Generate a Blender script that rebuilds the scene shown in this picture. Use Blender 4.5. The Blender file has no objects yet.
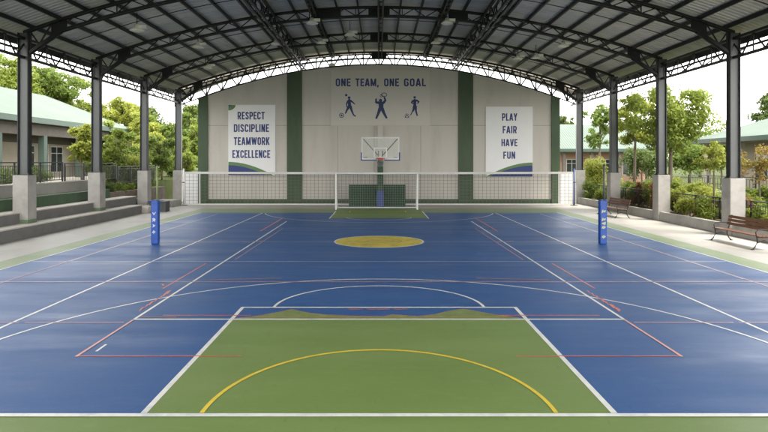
import bpy, math, random
import numpy as np
from mathutils import Vector, Matrix

scene = bpy.context.scene
COL = scene.collection
PI = math.pi
R = math.radians

# ------------------------------------------------------------------ camera
cam_d = bpy.data.cameras.new('camera')
cam = bpy.data.objects.new('camera', cam_d)
COL.objects.link(cam)
cam.location = (0, 0, 3.0)
cam.rotation_euler = (R(90), 0, 0)
cam_d.sensor_width = 36.0
cam_d.lens = 27.19
cam_d.shift_x = 0.0065
cam_d.shift_y = -0.0703
cam_d.clip_end = 2000
scene.camera = cam

# ------------------------------------------------------------------ light
SUN_EL, SUN_AZ = 62.0, 122.0      # azimuth clockwise from +Y
w = bpy.data.worlds.new('World')
scene.world = w
w.use_nodes = True
nt = w.node_tree
nt.nodes.clear()
wo = nt.nodes.new('ShaderNodeOutputWorld')
bg = nt.nodes.new('ShaderNodeBackground')
sky = nt.nodes.new('ShaderNodeTexSky')
sky.sky_type = 'NISHITA'
sky.sun_disc = False
sky.sun_elevation = R(SUN_EL)
sky.sun_rotation = R(SUN_AZ)
sky.air_density = 1.4
sky.dust_density = 4.0
tc = nt.nodes.new('ShaderNodeTexCoord')
no = nt.nodes.new('ShaderNodeTexNoise')
no.inputs['Scale'].default_value = 2.2
no.inputs['Detail'].default_value = 6
rmp = nt.nodes.new('ShaderNodeMapRange')
rmp.inputs['From Min'].default_value = 0.3
rmp.inputs['From Max'].default_value = 0.65
rmp.inputs['To Min'].default_value = 0.72
rmp.inputs['To Max'].default_value = 0.96
mx = nt.nodes.new('ShaderNodeMix')
mx.data_type = 'RGBA'
mx.inputs[7].default_value = (9.85, 9.7, 9.4, 1)
bg.inputs['Strength'].default_value = 0.13
nt.links.new(tc.outputs['Generated'], no.inputs['Vector'])
nt.links.new(no.outputs['Fac'], rmp.inputs['Value'])
nt.links.new(rmp.outputs['Result'], mx.inputs[0])
nt.links.new(sky.outputs['Color'], mx.inputs[6])
sx = nt.nodes.new('ShaderNodeSeparateXYZ')
nt.links.new(tc.outputs['Generated'], sx.inputs['Vector'])
gr = nt.nodes.new('ShaderNodeMapRange')
gr.inputs['From Min'].default_value = 0.0
gr.inputs['From Max'].default_value = 0.75
gr.inputs['To Min'].default_value = 1.45
gr.inputs['To Max'].default_value = 0.62
nt.links.new(sx.outputs['Z'], gr.inputs['Value'])
vm = nt.nodes.new('ShaderNodeVectorMath')
vm.operation = 'SCALE'
nt.links.new(mx.outputs[2], vm.inputs[0])
nt.links.new(gr.outputs['Result'], vm.inputs['Scale'])
nt.links.new(vm.outputs['Vector'], bg.inputs['Color'])
nt.links.new(bg.outputs['Background'], wo.inputs['Surface'])

sd = bpy.data.lights.new('sun', 'SUN')
sd.energy = 1.9
sd.angle = R(24)
sd.color = (1.0, 0.94, 0.84)
sun = bpy.data.objects.new('sun', sd)
COL.objects.link(sun)
sun.rotation_euler = (R(90 - SUN_EL), 0, R(180 - SUN_AZ))
sv = Vector((math.cos(R(SUN_EL)) * math.sin(R(SUN_AZ)), math.cos(R(SUN_EL)) * math.cos(R(SUN_AZ)), math.sin(R(SUN_EL))))
sun.rotation_euler = sv.to_track_quat('Z', 'Y').to_euler()
sun.location = sv * 60

scene.view_settings.view_transform = 'Standard'
scene.view_settings.look = 'None'
scene.view_settings.gamma = 1
scene.view_settings.use_curve_mapping = False
scene.view_settings.exposure = 2.12
scene.render.engine = 'CYCLES'
scene.cycles.max_bounces = 8
scene.cycles.diffuse_bounces = 4
scene.cycles.transparent_max_bounces = 12
scene.cycles.use_denoising = True

# ------------------------------------------------------------------ materials
MATS = {}


def pmat(name, col, rough=0.6, metal=0.0, var=0.12, scale=3.0, bump=0.0, bscale=30.0, stretch=(1, 1, 1),
         spec=0.5, stain_or_light=None, stain_or_light_amt=0.0, stain_or_light_scale=0.7, rvar=0.0, dist=0.01, coords='Object'):
    """Principled material with noise in colour and roughness and an optional bump."""
    m = bpy.data.materials.new(name)
    m.use_nodes = True
    t = m.node_tree
    L = t.links.new
    b = t.nodes['Principled BSDF']
    b.inputs['Metallic'].default_value = metal
    b.inputs['Specular IOR Level'].default_value = spec
    if coords == 'World':
        g = t.nodes.new('ShaderNodeNewGeometry')
        src = g.outputs['Position']
    else:
        g = t.nodes.new('ShaderNodeTexCoord')
        src = g.outputs['Object']
    mp = t.nodes.new('ShaderNodeMapping')
    mp.inputs['Scale'].default_value = stretch
    L(src, mp.inputs['Vector'])
    n = t.nodes.new('ShaderNodeTexNoise')
    n.inputs['Scale'].default_value = scale
    n.inputs['Detail'].default_value = 7
    n.inputs['Roughness'].default_value = 0.62
    L(mp.outputs['Vector'], n.inputs['Vector'])
    cr = t.nodes.new('ShaderNodeMapRange')
    cr.inputs['From Min'].default_value = 0.25
    cr.inputs['From Max'].default_value = 0.75
    cr.inputs['To Min'].default_value = 1 - var
    cr.inputs['To Max'].default_value = 1 + var
    L(n.outputs['Fac'], cr.inputs['Value'])
    mul = t.nodes.new('ShaderNodeVectorMath')
    mul.operation = 'SCALE'
    mul.inputs[0].default_value = col[:3]
    L(cr.outputs['Result'], mul.inputs['Scale'])
    out = mul.outputs['Vector']
    if stain_or_light is not None:
        n2 = t.nodes.new('ShaderNodeTexNoise')
        n2.inputs['Scale'].default_value = stain_or_light_scale
        n2.inputs['Detail'].default_value = 9
        n2.inputs['Roughness'].default_value = 0.7
        L(mp.outputs['Vector'], n2.inputs['Vector'])
        r2 = t.nodes.new('ShaderNodeMapRange')
        r2.inputs['From Min'].default_value = 0.5
        r2.inputs['From Max'].default_value = 0.72
        r2.inputs['To Max'].default_value = stain_or_light_amt
        L(n2.outputs['Fac'], r2.inputs['Value'])
        mm = t.nodes.new('ShaderNodeMix')
        mm.data_type = 'RGBA'
        mm.inputs[7].default_value = (*stain_or_light[:3], 1)
        L(r2.outputs['Result'], mm.inputs[0])
        L(out, mm.inputs[6])
        out = mm.outputs[2]
    L(out, b.inputs['Base Color'])
    if rvar:
        rr = t.nodes.new('ShaderNodeMapRange')
        rr.inputs['From Min'].default_value = 0.3
        rr.inputs['From Max'].default_value = 0.7
        rr.inputs['To Min'].default_value = max(0.03, rough - rvar)
        rr.inputs['To Max'].default_value = rough + rvar
        L(n.outputs['Fac'], rr.inputs['Value'])
        L(rr.outputs['Result'], b.inputs['Roughness'])
    else:
        b.inputs['Roughness'].default_value = rough
    if bump:
        n3 = t.nodes.new('ShaderNodeTexNoise')
        n3.inputs['Scale'].default_value = bscale
        n3.inputs['Detail'].default_value = 4
        L(mp.outputs['Vector'], n3.inputs['Vector'])
        bp = t.nodes.new('ShaderNodeBump')
        bp.inputs['Strength'].default_value = bump
        bp.inputs['Distance'].default_value = dist
        L(n3.outputs['Fac'], bp.inputs['Height'])
        L(bp.outputs['Normal'], b.inputs['Normal'])
    MATS[name] = m
    return m


def court_mat(name, col, pale, dark, rough=0.46):
    """Acrylic court paint: broad mottling, drawn-out scuffs, fine grain and an uneven sheen."""
    m = bpy.data.materials.new(name)
    m.use_nodes = True
    t = m.node_tree
    L = t.links.new
    b = t.nodes['Principled BSDF']
    g = t.nodes.new('ShaderNodeNewGeometry')

    def noise(sc, stretch, det=6, rg=0.6, rot=0):
        mp = t.nodes.new('ShaderNodeMapping')
        mp.inputs['Scale'].default_value = stretch
        mp.inputs['Rotation'].default_value = (0, 0, rot)
        L(g.outputs['Position'], mp.inputs['Vector'])
        n = t.nodes.new('ShaderNodeTexNoise')
        n.inputs['Scale'].default_value = sc
        n.inputs['Detail'].default_value = det
        n.inputs['Roughness'].default_value = rg
        L(mp.outputs['Vector'], n.inputs['Vector'])
        return n.outputs['Fac']

    def rng(s, a, c, lo, hi):
        r = t.nodes.new('ShaderNodeMapRange')
        for k, v in (('From Min', a), ('From Max', c), ('To Min', lo), ('To Max', hi)):
            r.inputs[k].default_value = v
        L(s, r.inputs['Value'])
        return r.outputs['Result']

    def mix(f, a, c):
        q = t.nodes.new('ShaderNodeMix')
        q.data_type = 'RGBA'
        L(f, q.inputs[0])
        if isinstance(a, tuple):
            q.inputs[6].default_value = (*a, 1)
        else:
            L(a, q.inputs[6])
        q.inputs[7].default_value = (*c, 1)
        return q.outputs[2]

    big = noise(0.35, (1, 1, 1), 5, 0.65)
    streak = noise(0.55, (0.35, 1.6, 1), 8, 0.68, R(12))
    scuff = noise(2.6, (0.6, 1.4, 1), 10, 0.75, R(-20))
    grain = noise(60, (1, 1, 1), 2, 0.5)
    c = mix(rng(big, 0.35, 0.7, 0, 0.55), col, dark)
    c = mix(rng(streak, 0.45, 0.75, 0, 0.5), c, pale)
    c = mix(rng(scuff, 0.54, 0.72, 0, 0.5), c, pale)
    fine = noise(9, (0.5, 1.3, 1), 12, 0.8, R(35))
    c = mix(rng(fine, 0.575, 0.66, 0, 0.5), c, pale)
    fine2 = noise(5, (1.5, 0.4, 1), 12, 0.8, R(-30))
    c = mix(rng(fine2, 0.59, 0.68, 0, 0.5), c, tuple(v * 0.55 for v in dark))
    c = mix(rng(grain, 0.3, 0.7, 0, 0.22), c, dark)
    L(c, b.inputs['Base Color'])
    L(rng(streak, 0.3, 0.7, rough - 0.10, rough + 0.15), b.inputs['Roughness'])
    b.inputs['Specular IOR Level'].default_value = 0.4
    bp = t.nodes.new('ShaderNodeBump')
    bp.inputs['Strength'].default_value = 0.25
    bp.inputs['Distance'].default_value = 0.002
    L(grain, bp.inputs['Height'])
    L(bp.outputs['Normal'], b.inputs['Normal'])
    MATS[name] = m
    return m


def leaf_mat(name, col, col2, trans=0.35):
    m = bpy.data.materials.new(name)
    m.use_nodes = True
    t = m.node_tree
    L = t.links.new
    b = t.nodes['Principled BSDF']
    o = t.nodes['Material Output']
    g = t.nodes.new('ShaderNodeNewGeometry')
    n = t.nodes.new('ShaderNodeTexNoise')
    n.inputs['Scale'].default_value = 1.1
    n.inputs['Detail'].default_value = 4
    L(g.outputs['Position'], n.inputs['Vector'])
    n2 = t.nodes.new('ShaderNodeTexWhiteNoise')
    n2.noise_dimensions = '1D'
    L(g.outputs['Random Per Island'], n2.inputs['W'])
    ad = t.nodes.new('ShaderNodeMath')
    ad.operation = 'MULTIPLY_ADD'
    ad.inputs[1].default_value = 0.5
    L(n2.outputs['Value'], ad.inputs[0])
    mr = t.nodes.new('ShaderNodeMapRange')
    mr.inputs['From Min'].default_value = 0.3
    mr.inputs['From Max'].default_value = 0.7
    mr.inputs['To Max'].default_value = 0.5
    L(n.outputs['Fac'], mr.inputs['Value'])
    L(mr.outputs['Result'], ad.inputs[2])
    mix = t.nodes.new('ShaderNodeMix')
    mix.data_type = 'RGBA'
    mix.inputs[6].default_value = (*col, 1)
    mix.inputs[7].default_value = (*col2, 1)
    L(ad.outputs['Value'], mix.inputs[0])
    L(mix.outputs[2], b.inputs['Base Color'])
    b.inputs['Roughness'].default_value = 0.5
    tr = t.nodes.new('ShaderNodeBsdfTranslucent')
    L(mix.outputs[2], tr.inputs['Color'])
    ms = t.nodes.new('ShaderNodeMixShader')
    ms.inputs[0].default_value = trans
    L(b.outputs['BSDF'], ms.inputs[1])
    L(tr.outputs['BSDF'], ms.inputs[2])
    L(ms.outputs['Shader'], o.inputs['Surface'])
    MATS[name] = m
    return m


concrete = pmat('floor_concrete', (0.40, 0.385, 0.355), 0.55, var=0.16, scale=1.2, bump=0.15, bscale=40, stain_or_light=(0.25, 0.235, 0.21), stain_or_light_amt=0.6, stain_or_light_scale=0.5, rvar=0.15, coords='World')
court_blue = court_mat('court_blue', (0.019, 0.095, 0.29), (0.075, 0.155, 0.33), (0.013, 0.066, 0.22))
court_green = court_mat('court_green', (0.165, 0.245, 0.068), (0.22, 0.29, 0.115), (0.13, 0.20, 0.052), 0.5)
border_green = court_mat('border_green', (0.22, 0.29, 0.15), (0.30, 0.34, 0.24), (0.16, 0.22, 0.11), 0.5)
white_line = pmat('line_white', (0.76, 0.76, 0.74), 0.4, var=0.12, scale=6, stain_or_light=(0.25, 0.3, 0.42), stain_or_light_amt=0.5, stain_or_light_scale=2.5, coords='World')
faint_line = pmat('line_faint', (0.36, 0.42, 0.53), 0.4, var=0.25, scale=5, stain_or_light=(0.12, 0.18, 0.35), stain_or_light_amt=0.8, stain_or_light_scale=1.6, coords='World')
red_line = pmat('line_red', (0.58, 0.12, 0.08), 0.4, var=0.25, scale=6, stain_or_light=(0.10, 0.09, 0.20), stain_or_light_amt=0.8, stain_or_light_scale=2.0, coords='World')
pink_line = pmat('line_pink', (0.68, 0.33, 0.28), 0.4, var=0.2, scale=6, coords='World')
faint_red = pmat('line_faint_red', (0.36, 0.20, 0.26), 0.4, var=0.3, scale=5, stain_or_light=(0.07, 0.12, 0.30), stain_or_light_amt=0.9, stain_or_light_scale=1.2, coords='World')
yellow_line = pmat('line_yellow', (0.74, 0.55, 0.05), 0.4, var=0.15, scale=6, coords='World')
yellow_paint = pmat('circle_yellow', (0.60, 0.48, 0.06), 0.5, var=0.2, scale=2.2, stain_or_light=(0.20, 0.23, 0.06), stain_or_light_amt=0.85, stain_or_light_scale=1.5, coords='World')
olive_paint = pmat('emblem_olive', (0.40, 0.34, 0.07), 0.5, var=0.3, scale=3, coords='World')
olive_green = pmat('olive_green', (0.17, 0.23, 0.075), 0.5, var=0.25, scale=4, coords='World')
orange_line = pmat('line_orange', (0.50, 0.22, 0.08), 0.5, var=0.3, scale=5, coords='World')
wall_paint = pmat('wall_paint', (0.56, 0.525, 0.475), 0.75, var=0.05, scale=0.6, stain_or_light=(0.44, 0.41, 0.365), stain_or_light_amt=0.6, stain_or_light_scale=0.8, bump=0.1, bscale=18, stretch=(1, 1, 0.16))
board_paint = pmat('board_paint', (0.61, 0.575, 0.52), 0.7, var=0.03, scale=0.8)
pil_green = pmat('pilaster_green', (0.048, 0.082, 0.040), 0.6, var=0.14, scale=1.6, stretch=(1, 1, 0.3), stain_or_light=(0.09, 0.12, 0.07), stain_or_light_amt=0.4, stain_or_light_scale=1.0)
steel = pmat('steel_dark', (0.013, 0.014, 0.015), 0.5, metal=0.2, var=0.25, scale=4)
steel_mid = pmat('steel_grey', (0.095, 0.100, 0.102), 0.5, metal=0.2, var=0.15, scale=2.5, stretch=(1, 1, 0.3))
sheet = pmat('roof_sheet', (0.54, 0.535, 0.53), 0.42, metal=0.25, var=0.22, scale=0.7, stretch=(0.4, 2.2, 1), rvar=0.12, stain_or_light=(0.68, 0.62, 0.52), stain_or_light_amt=0.7, stain_or_light_scale=0.8, coords='World')  # pale warm blotches paint light leaking through the sheeting into its colour
pedestal = pmat('pedestal_concrete', (0.33, 0.315, 0.295), 0.8, var=0.15, scale=1.8, bump=0.25, bscale=35, stain_or_light=(0.19, 0.175, 0.155), stain_or_light_amt=0.6, stain_or_light_scale=1.6, coords='World')
riser = pmat('riser_grey', (0.135, 0.13, 0.125), 0.75, var=0.16, scale=2.0, bump=0.2, bscale=30, stain_or_light=(0.18, 0.17, 0.155), stain_or_light_amt=0.45, stain_or_light_scale=1.1, coords='World')
tread = pmat('tread_concrete', (0.48, 0.455, 0.41), 0.8, var=0.13, scale=2.2, bump=0.2, bscale=30, stain_or_light=(0.22, 0.20, 0.17), stain_or_light_amt=0.6, stain_or_light_scale=1.1, coords='World')
step_green = pmat('step_green', (0.055, 0.10, 0.055), 0.75, var=0.2, scale=2.0, stain_or_light=(0.10, 0.12, 0.09), stain_or_light_amt=0.5, coords='World')
step_moss = pmat('pillar_green', (0.12, 0.17, 0.10), 0.8, var=0.2, scale=3)
plant_wall = pmat('planter_wall', (0.38, 0.36, 0.33), 0.85, var=0.12, scale=1.4, bump=0.3, bscale=20, stain_or_light=(0.24, 0.22, 0.18), stain_or_light_amt=0.5, coords='World')
stone = pmat('rough_stone', (0.17, 0.14, 0.11), 0.9, var=0.35, scale=3.5, bump=0.8, bscale=9, dist=0.05)
banner_white = pmat('banner_white', (0.80, 0.795, 0.80), 0.45, var=0.02, scale=0.8)
navy = pmat('navy_ink', (0.018, 0.038, 0.17), 0.5, var=0.06)
bgreen = pmat('banner_green', (0.10, 0.20, 0.07), 0.5, var=0.08)
fig_navy = pmat('figure_navy', (0.014, 0.030, 0.12), 0.55, var=0.1)
wpaint = pmat('white_paint', (0.68, 0.68, 0.67), 0.4, var=0.06, scale=4)
net_tape = pmat('net_tape', (0.62, 0.61, 0.59), 0.7, var=0.06, scale=6)
net_cord = pmat('net_cord', (0.13, 0.127, 0.12), 0.8, var=0.1)
net_white = pmat('net_white', (0.24, 0.24, 0.235), 0.8, var=0.1)
pad_blue = pmat('pad_blue', (0.010, 0.062, 0.31), 0.4, var=0.14, scale=5, bump=0.15, bscale=10)
dark_blue = pmat('dark_blue', (0.02, 0.05, 0.20), 0.5, var=0.1)
pole_green = pmat('pole_green', (0.20, 0.24, 0.10), 0.45, var=0.1)
dgreen = pmat('dark_green', (0.020, 0.055, 0.025), 0.6, var=0.15, scale=4)
tarp_green = pmat('tarp_green', (0.026, 0.062, 0.032), 0.8, var=0.5, scale=9, bump=0.7, bscale=10, dist=0.05)
orange = pmat('rim_orange', (0.55, 0.10, 0.03), 0.4, var=0.08)
mark_white = pmat('mark_white', (0.42, 0.46, 0.54), 0.5, var=0.1)
mark_yellow = pmat('mark_yellow', (0.42, 0.44, 0.26), 0.5, var=0.1)
wood = pmat('bench_wood', (0.15, 0.065, 0.034), 0.45, var=0.3, scale=5, stretch=(6, 0.5, 6), stain_or_light=(0.30, 0.15, 0.08), stain_or_light_amt=0.5)
iron = pmat('iron_black', (0.022, 0.023, 0.025), 0.45, metal=0.2, var=0.2)
lampgrey = pmat('lamp_grey', (0.82, 0.79, 0.72), 0.4, var=0.15, scale=6)
lampglass = pmat('lamp_glass', (0.80, 0.78, 0.72), 0.2, var=0.03)
binm = pmat('bin_grey', (0.06, 0.065, 0.07), 0.6, var=0.1)
blue_lid = pmat('lid_blue', (0.02, 0.07, 0.26), 0.5, var=0.1)
grass = pmat('grass_ground', (0.055, 0.068, 0.026), 0.95, spec=0.05, var=0.35, scale=0.6, bump=0.6, bscale=14, dist=0.08, stain_or_light=(0.09, 0.09, 0.04), stain_or_light_amt=0.6, stain_or_light_scale=0.3, coords='World')
soil = pmat('soil', (0.075, 0.055, 0.035), 0.95, var=0.35, scale=4, bump=0.8, bscale=14, dist=0.05)
roofgreen = pmat('roof_green', (0.072, 0.105, 0.080), 0.45, var=0.09, scale=0.5, stain_or_light=(0.12, 0.15, 0.125), stain_or_light_amt=0.6, stain_or_light_scale=0.35)
fascia = pmat('fascia_green', (0.035, 0.065, 0.048), 0.5, var=0.12)
soffit = pmat('soffit_brown', (0.10, 0.085, 0.07), 0.7, var=0.2)
bwall = pmat('building_cream', (0.36, 0.32, 0.26), 0.8, var=0.06, scale=0.8, stain_or_light=(0.45, 0.40, 0.33), stain_or_light_amt=0.4, stain_or_light_scale=0.6)
bwall_pink = pmat('building_brick', (0.36, 0.22, 0.16), 0.85, var=0.12, scale=1.4)
bcol = pmat('veranda_column', (0.055, 0.085, 0.07), 0.6, var=0.1)
glassm = pmat('window_glass', (0.035, 0.045, 0.045), 0.08, var=0.3, scale=1.0)
framew = pmat('window_frame', (0.52, 0.51, 0.48), 0.5)
bark = pmat('bark', (0.15, 0.12, 0.085), 0.9, var=0.3, scale=4, bump=0.8, bscale=14, dist=0.03, stretch=(1, 1, 0.3))
L_bright = leaf_mat('leaf_bright', (0.12, 0.18, 0.026), (0.32, 0.38, 0.065), 0.55)
L_mid = leaf_mat('leaf_mid', (0.075, 0.13, 0.022), (0.22, 0.29, 0.05), 0.5)
L_dark = leaf_mat('leaf_dark', (0.045, 0.085, 0.018), (0.14, 0.19, 0.035), 0.45)
L_red = leaf_mat('leaf_red', (0.12, 0.04, 0.018), (0.26, 0.13, 0.035), 0.4)
L_autumn = leaf_mat('leaf_autumn', (0.15, 0.20, 0.03), (0.40, 0.20, 0.05), 0.5)
L_yel = leaf_mat('leaf_yellow', (0.17, 0.22, 0.03), (0.42, 0.44, 0.08), 0.55)


# ------------------------------------------------------------------ mesh helpers
class MB:
    def __init__(s):
        s.v, s.f = [], []

    def add(s, vs, fs):
        o = len(s.v)
        s.v += [tuple(p) for p in vs]
        s.f += [tuple(i + o for i in q) for q in fs]
        return s

    def box(s, x0, x1, y0, y1, z0, z1):
        vs = [(x, y, z) for z in (z0, z1) for y in (y0, y1) for x in (x0, x1)]
        return s.add(vs, [(0, 2, 3, 1), (4, 5, 7, 6), (0, 1, 5, 4), (1, 3, 7, 5), (3, 2, 6, 7), (2, 0, 4, 6)])

    def bar(s, a, b, wd, ht, up=(0, 0, 1)):
        a, b = Vector(a), Vector(b)
        d = (b - a)
        if d.length < 1e-6:
            return s
        d.normalize()
        u = Vector(up)
        if abs(d.dot(u)) > 0.98:
            u = Vector((1, 0, 0))
        r = d.cross(u).normalized()
        u = r.cross(d).normalized()
        vs = []
        for p in (a, b):
            for i, j in ((-1, -1), (1, -1), (1, 1), (-1, 1)):
                vs.append(p + r * (i * wd / 2) + u * (j * ht / 2))
        return s.add(vs, [(0, 3, 2, 1), (4, 5, 6, 7), (0, 1, 5, 4), (1, 2, 6, 5), (2, 3, 7, 6), (3, 0, 4, 7)])

    def tube(s, pts, rad, n=8, cap=True):
        pts = [Vector(p) for p in pts]
        if not hasattr(rad, '__len__'):
            rad = [rad] * len(pts)
        vs, fs = [], []
        for k, p in enumerate(pts):
            if k == 0:
                d = pts[1] - p
            elif k == len(pts) - 1:
                d = p - pts[k - 1]
            else:
                d = pts[k + 1] - pts[k - 1]
            d.normalize()
            u = Vector((0, 0, 1)) if abs(d.z) < 0.9 else Vector((0, 1, 0))
            r = d.cross(u).normalized()
            u = r.cross(d).normalized()
            for i in range(n):
                a = 2 * PI * i / n
                vs.append(p + (r * math.cos(a) + u * math.sin(a)) * rad[k])
        for k in range(len(pts) - 1):
            for i in range(n):
                j = (i + 1) % n
                fs.append((k * n + i, k * n + j, (k + 1) * n + j, (k + 1) * n + i))
        if cap:
            fs.append(tuple(range(n - 1, -1, -1)))
            fs.append(tuple((len(pts) - 1) * n + i for i in range(n)))
        return s.add(vs, fs)

    def flat(s, pts, z, th=0.0):
        """polygon in XY at height z"""
        return s.add([(p[0], p[1], z) for p in pts], [tuple(range(len(pts)))])

    def prism_xz(s, pts, y0, y1):
        n = len(pts)
        vs = [(p[0], y0, p[1]) for p in pts] + [(p[0], y1, p[1]) for p in pts]
        fs = [tuple(range(n)), tuple(range(2 * n - 1, n - 1, -1))]
        for i in range(n):
            j = (i + 1) % n
            fs.append((i, i + n, j + n, j))
        return s.add(vs, fs)

    def prism_yz(s, pts, x0, x1):
        n = len(pts)
        vs = [(x0, p[0], p[1]) for p in pts] + [(x1, p[0], p[1]) for p in pts]
        fs = [tuple(range(n - 1, -1, -1)), tuple(range(n, 2 * n))]
        for i in range(n):
            j = (i + 1) % n
            fs.append((i, j, j + n, i + n))
        return s.add(vs, fs)

    def build(s, name, m, parent=None, bevel=0, smooth=False):
        me = bpy.data.meshes.new(name)
        me.from_pydata(s.v, [], s.f)
        me.materials.append(m)
        me.update()
        o = bpy.data.objects.new(name, me)
        COL.objects.link(o)
        if parent is not None:
            o.parent = parent
        if bevel:
            bm = o.modifiers.new('bevel', 'BEVEL')
            bm.width = bevel
            bm.segments = 2
            bm.limit_method = 'ANGLE'
        if smooth:
            me.polygons.foreach_set('use_smooth', [True] * len(me.polygons))
        return o


def tag(o, label, cat, group=None, kind=None):
    if label:
        o['label'] = label
    if cat:
        o['category'] = cat
    if group:
        o['group'] = group
    if kind:
        o['kind'] = kind
    return o


def thing(name, label, cat, loc=(0, 0, 0), rz=0, group=None):
    o = bpy.data.objects.new(name, None)
    o.empty_display_size = 0.2
    COL.objects.link(o)
    o.location = loc
    o.rotation_euler = (0, 0, rz)
    return tag(o, label, cat, group)


def struct(o, label=None):
    o['kind'] = 'structure'
    if label:
        o['label'] = label
    return o


def dup(root, loc, rz, label, mirror=False):
    r = root.copy()
    COL.objects.link(r)
    r.location = loc
    r.rotation_euler = (0, 0, rz)
    r['label'] = label
    for ch in list(root.children):
        c = ch.copy()
        COL.objects.link(c)
        c.parent = r
        for g in ch.children:
            d = g.copy()
            COL.objects.link(d)
            d.parent = c
    return r


# ------------------------------------------------------------------ setting: ground, floor, court
g = MB()
prof = [(-900, 1.6), (-60, 1.6), (-16.62, 1.6), (-16.6, -0.05), (14.6, -0.05), (16.2, -0.05), (17.6, 0.5), (60, 0.5), (900, 0.5)]
ys = [-300, -20, 0, 20, 40, 60, 100, 1500]
vs = [(x, y, z) for y in ys for x, z in prof]
n = len(prof)
fs = [(j * n + i, j * n + i + 1, (j + 1) * n + i + 1, (j + 1) * n + i) for j in range(len(ys) - 1) for i in range(n - 1)]
g.add(vs, fs)
struct(g.build('ground', grass), 'grassy ground around the covered court')

fl = MB()
fl.box(-16.5, 14.5, -8, 44.5, -0.3, 0.0)
struct(fl.build('concrete_floor', concrete), 'grey concrete floor slab around the court')

DY0, DY1 = 6.85, 34.25       # blue court
f = MB().flat([(-11.4, -2.0), (11.4, -2.0), (11.4, 37.4), (-11.4, 37.4)], 0.004)
struct(f.build('court_border', border_green), 'pale green painted border round the blue court')
f = MB().flat([(-10.5, -2), (10.5, -2), (10.5, DY0), (-10.5, DY0)], 0.008)
struct(f.build('court_apron', court_green), 'green painted apron in front of the near end line')
f = MB().flat([(-10.5, DY0), (10.5, DY0), (10.5, DY1), (-10.5, DY1)], 0.0105)
struct(f.build('court_surface', court_blue), 'blue painted court surface')
f = MB().flat([(-2.8, DY0), (2.8, DY0), (2.8, 11.02), (-2.8, 11.02)], 0.012)
struct(f.build('near_key_area', court_green), 'green painted key at the near end')
f = MB().flat([(-2.62, 30.9), (2.62, 30.9), (2.62, 37.3), (-2.62, 37.3)], 0.0125)
struct(f.build('far_key_area', court_green), 'green painted area in front of the goal')

Z = [0.0145]


def nz():
    Z[0] += 0.00003
    return Z[0]


def ln(mb, a, b, wd):
    a, b = Vector((a[0], a[1])), Vector((b[0], b[1]))
    d = (b - a).normalized()
    p = Vector((-d.y, d.x)) * wd / 2
    mb.flat([a - p, b - p, b + p, a + p], nz())


def arc(mb, c, rx, ry, a0, a1, wd, n=72):
    z = nz()
    vs, fs = [], []
    for i in range(n + 1):
        t = a0 + (a1 - a0) * i / n
        for k in (-1, 1):
            vs.append((c[0] + (rx + k * wd / 2) * math.cos(t), c[1] + (ry + k * wd / 2) * math.sin(t), z))
    for i in range(n):
        fs.append((2 * i, 2 * i + 1, 2 * i + 3, 2 * i + 2))
    mb.add(vs, fs)


wl = MB()
ln(wl, (-10.5, 6.85), (10.5, 6.85), 0.085)
for s in (-1, 1):
    ln(wl, (s * 2.8, 6.9), (s * 2.8, 11.92), 0.075)
    ln(wl, (s * 4.65, 11.02), (s * 4.65, 29.2), 0.055)
    ln(wl, (s * 6.82, 6.9), (s * 6.82, 33.9), 0.06)
    ln(wl, (s * 2.62, 30.6), (s * 2.62, 35.2), 0.07)
    ln(wl, (s * 10.5, 6.9), (s * 10.5, 34.25), 0.05)
ln(wl, (-4.65, 11.02), (4.65, 11.02), 0.07)
ln(wl, (-2.83, 11.92), (2.83, 11.92), 0.07)
arc(wl, (0, 8.23), 6.57, 6.57, R(-8), R(188), 0.055, 110)
arc(wl, (0, 11.95), 2.16, 2.04, 0, PI, 0.06)
arc(wl, (0, 21.85), 1.66, 1.60, 0, 2 * PI, 0.07)
arc(wl, (0, 35.0), 6.75, 6.4, PI + R(12), 2 * PI - R(12), 0.06)
arc(wl, (0, 31.4), 1.75, 1.6, PI + R(5), 2 * PI - R(5), 0.06)
ln(wl, (-4.46, 9.15), (-4.47, 9.5), 0.04)
struct(wl.build('white_court_lines', white_line), 'white court lines')

fl_ = MB()
ln(fl_, (-10.4, 21.75), (-1.7, 21.75), 0.06)
ln(fl_, (1.7, 21.75), (10.4, 21.75), 0.06)
ln(fl_, (-10.4, 17.4), (10.4, 17.4), 0.06)
ln(fl_, (-4.6, 26.2), (4.6, 26.2), 0.06)
ln(fl_, (-10.4, 28.6), (-5, 28.6), 0.05)
ln(fl_, (5, 28.6), (10.4, 28.6), 0.05)
ln(fl_, (-9.3, 17.5), (-9.3, 33.5), 0.05)
ln(fl_, (9.3, 14.8), (9.3, 33.5), 0.05)
struct(fl_.build('faded_court_lines', faint_line), 'faded white court lines')

rl = MB()
for s in (-1, 1):
    ln(rl, (s * 4.65, 8.93), (s * 2.12, 8.93), 0.04)
    ln(rl, (s * 5.1, 13.7), (s * 5.1, 17.1), 0.045)
    ln(rl, (s * 5.12, 25.0), (s * 5.12, 31.0), 0.07)
ln(rl, (-4.2, 11.30), (-2.5, 11.30), 0.05)
ln(rl, (2.3, 11.30), (4.3, 11.30), 0.05)
rng = random.Random(4)
for s in (-1, 1):            # torn patches of red paint beside the inner line
    for k in range(7):
        y0 = 11.55 + k * 0.26
        w0 = 0.03 + 0.09 * rng.random()
        xo = s * 4.78
        rl.flat([(xo, y0), (xo + s * w0, y0 + 0.16), (xo + s * (w0 * 0.5 + 0.06), y0 + 0.34), (xo + s * 0.05, y0 + 0.42)][::s], nz())
for x in (-0.55, -0.2, 0.0, 0.35):
    rl.flat([(x, 11.72), (x + 0.25, 11.76), (x + 0.2, 11.80), (x - 0.1, 11.79)], nz())
struct(rl.build('red_court_lines', red_line), 'red court lines')
pk = MB()
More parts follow.
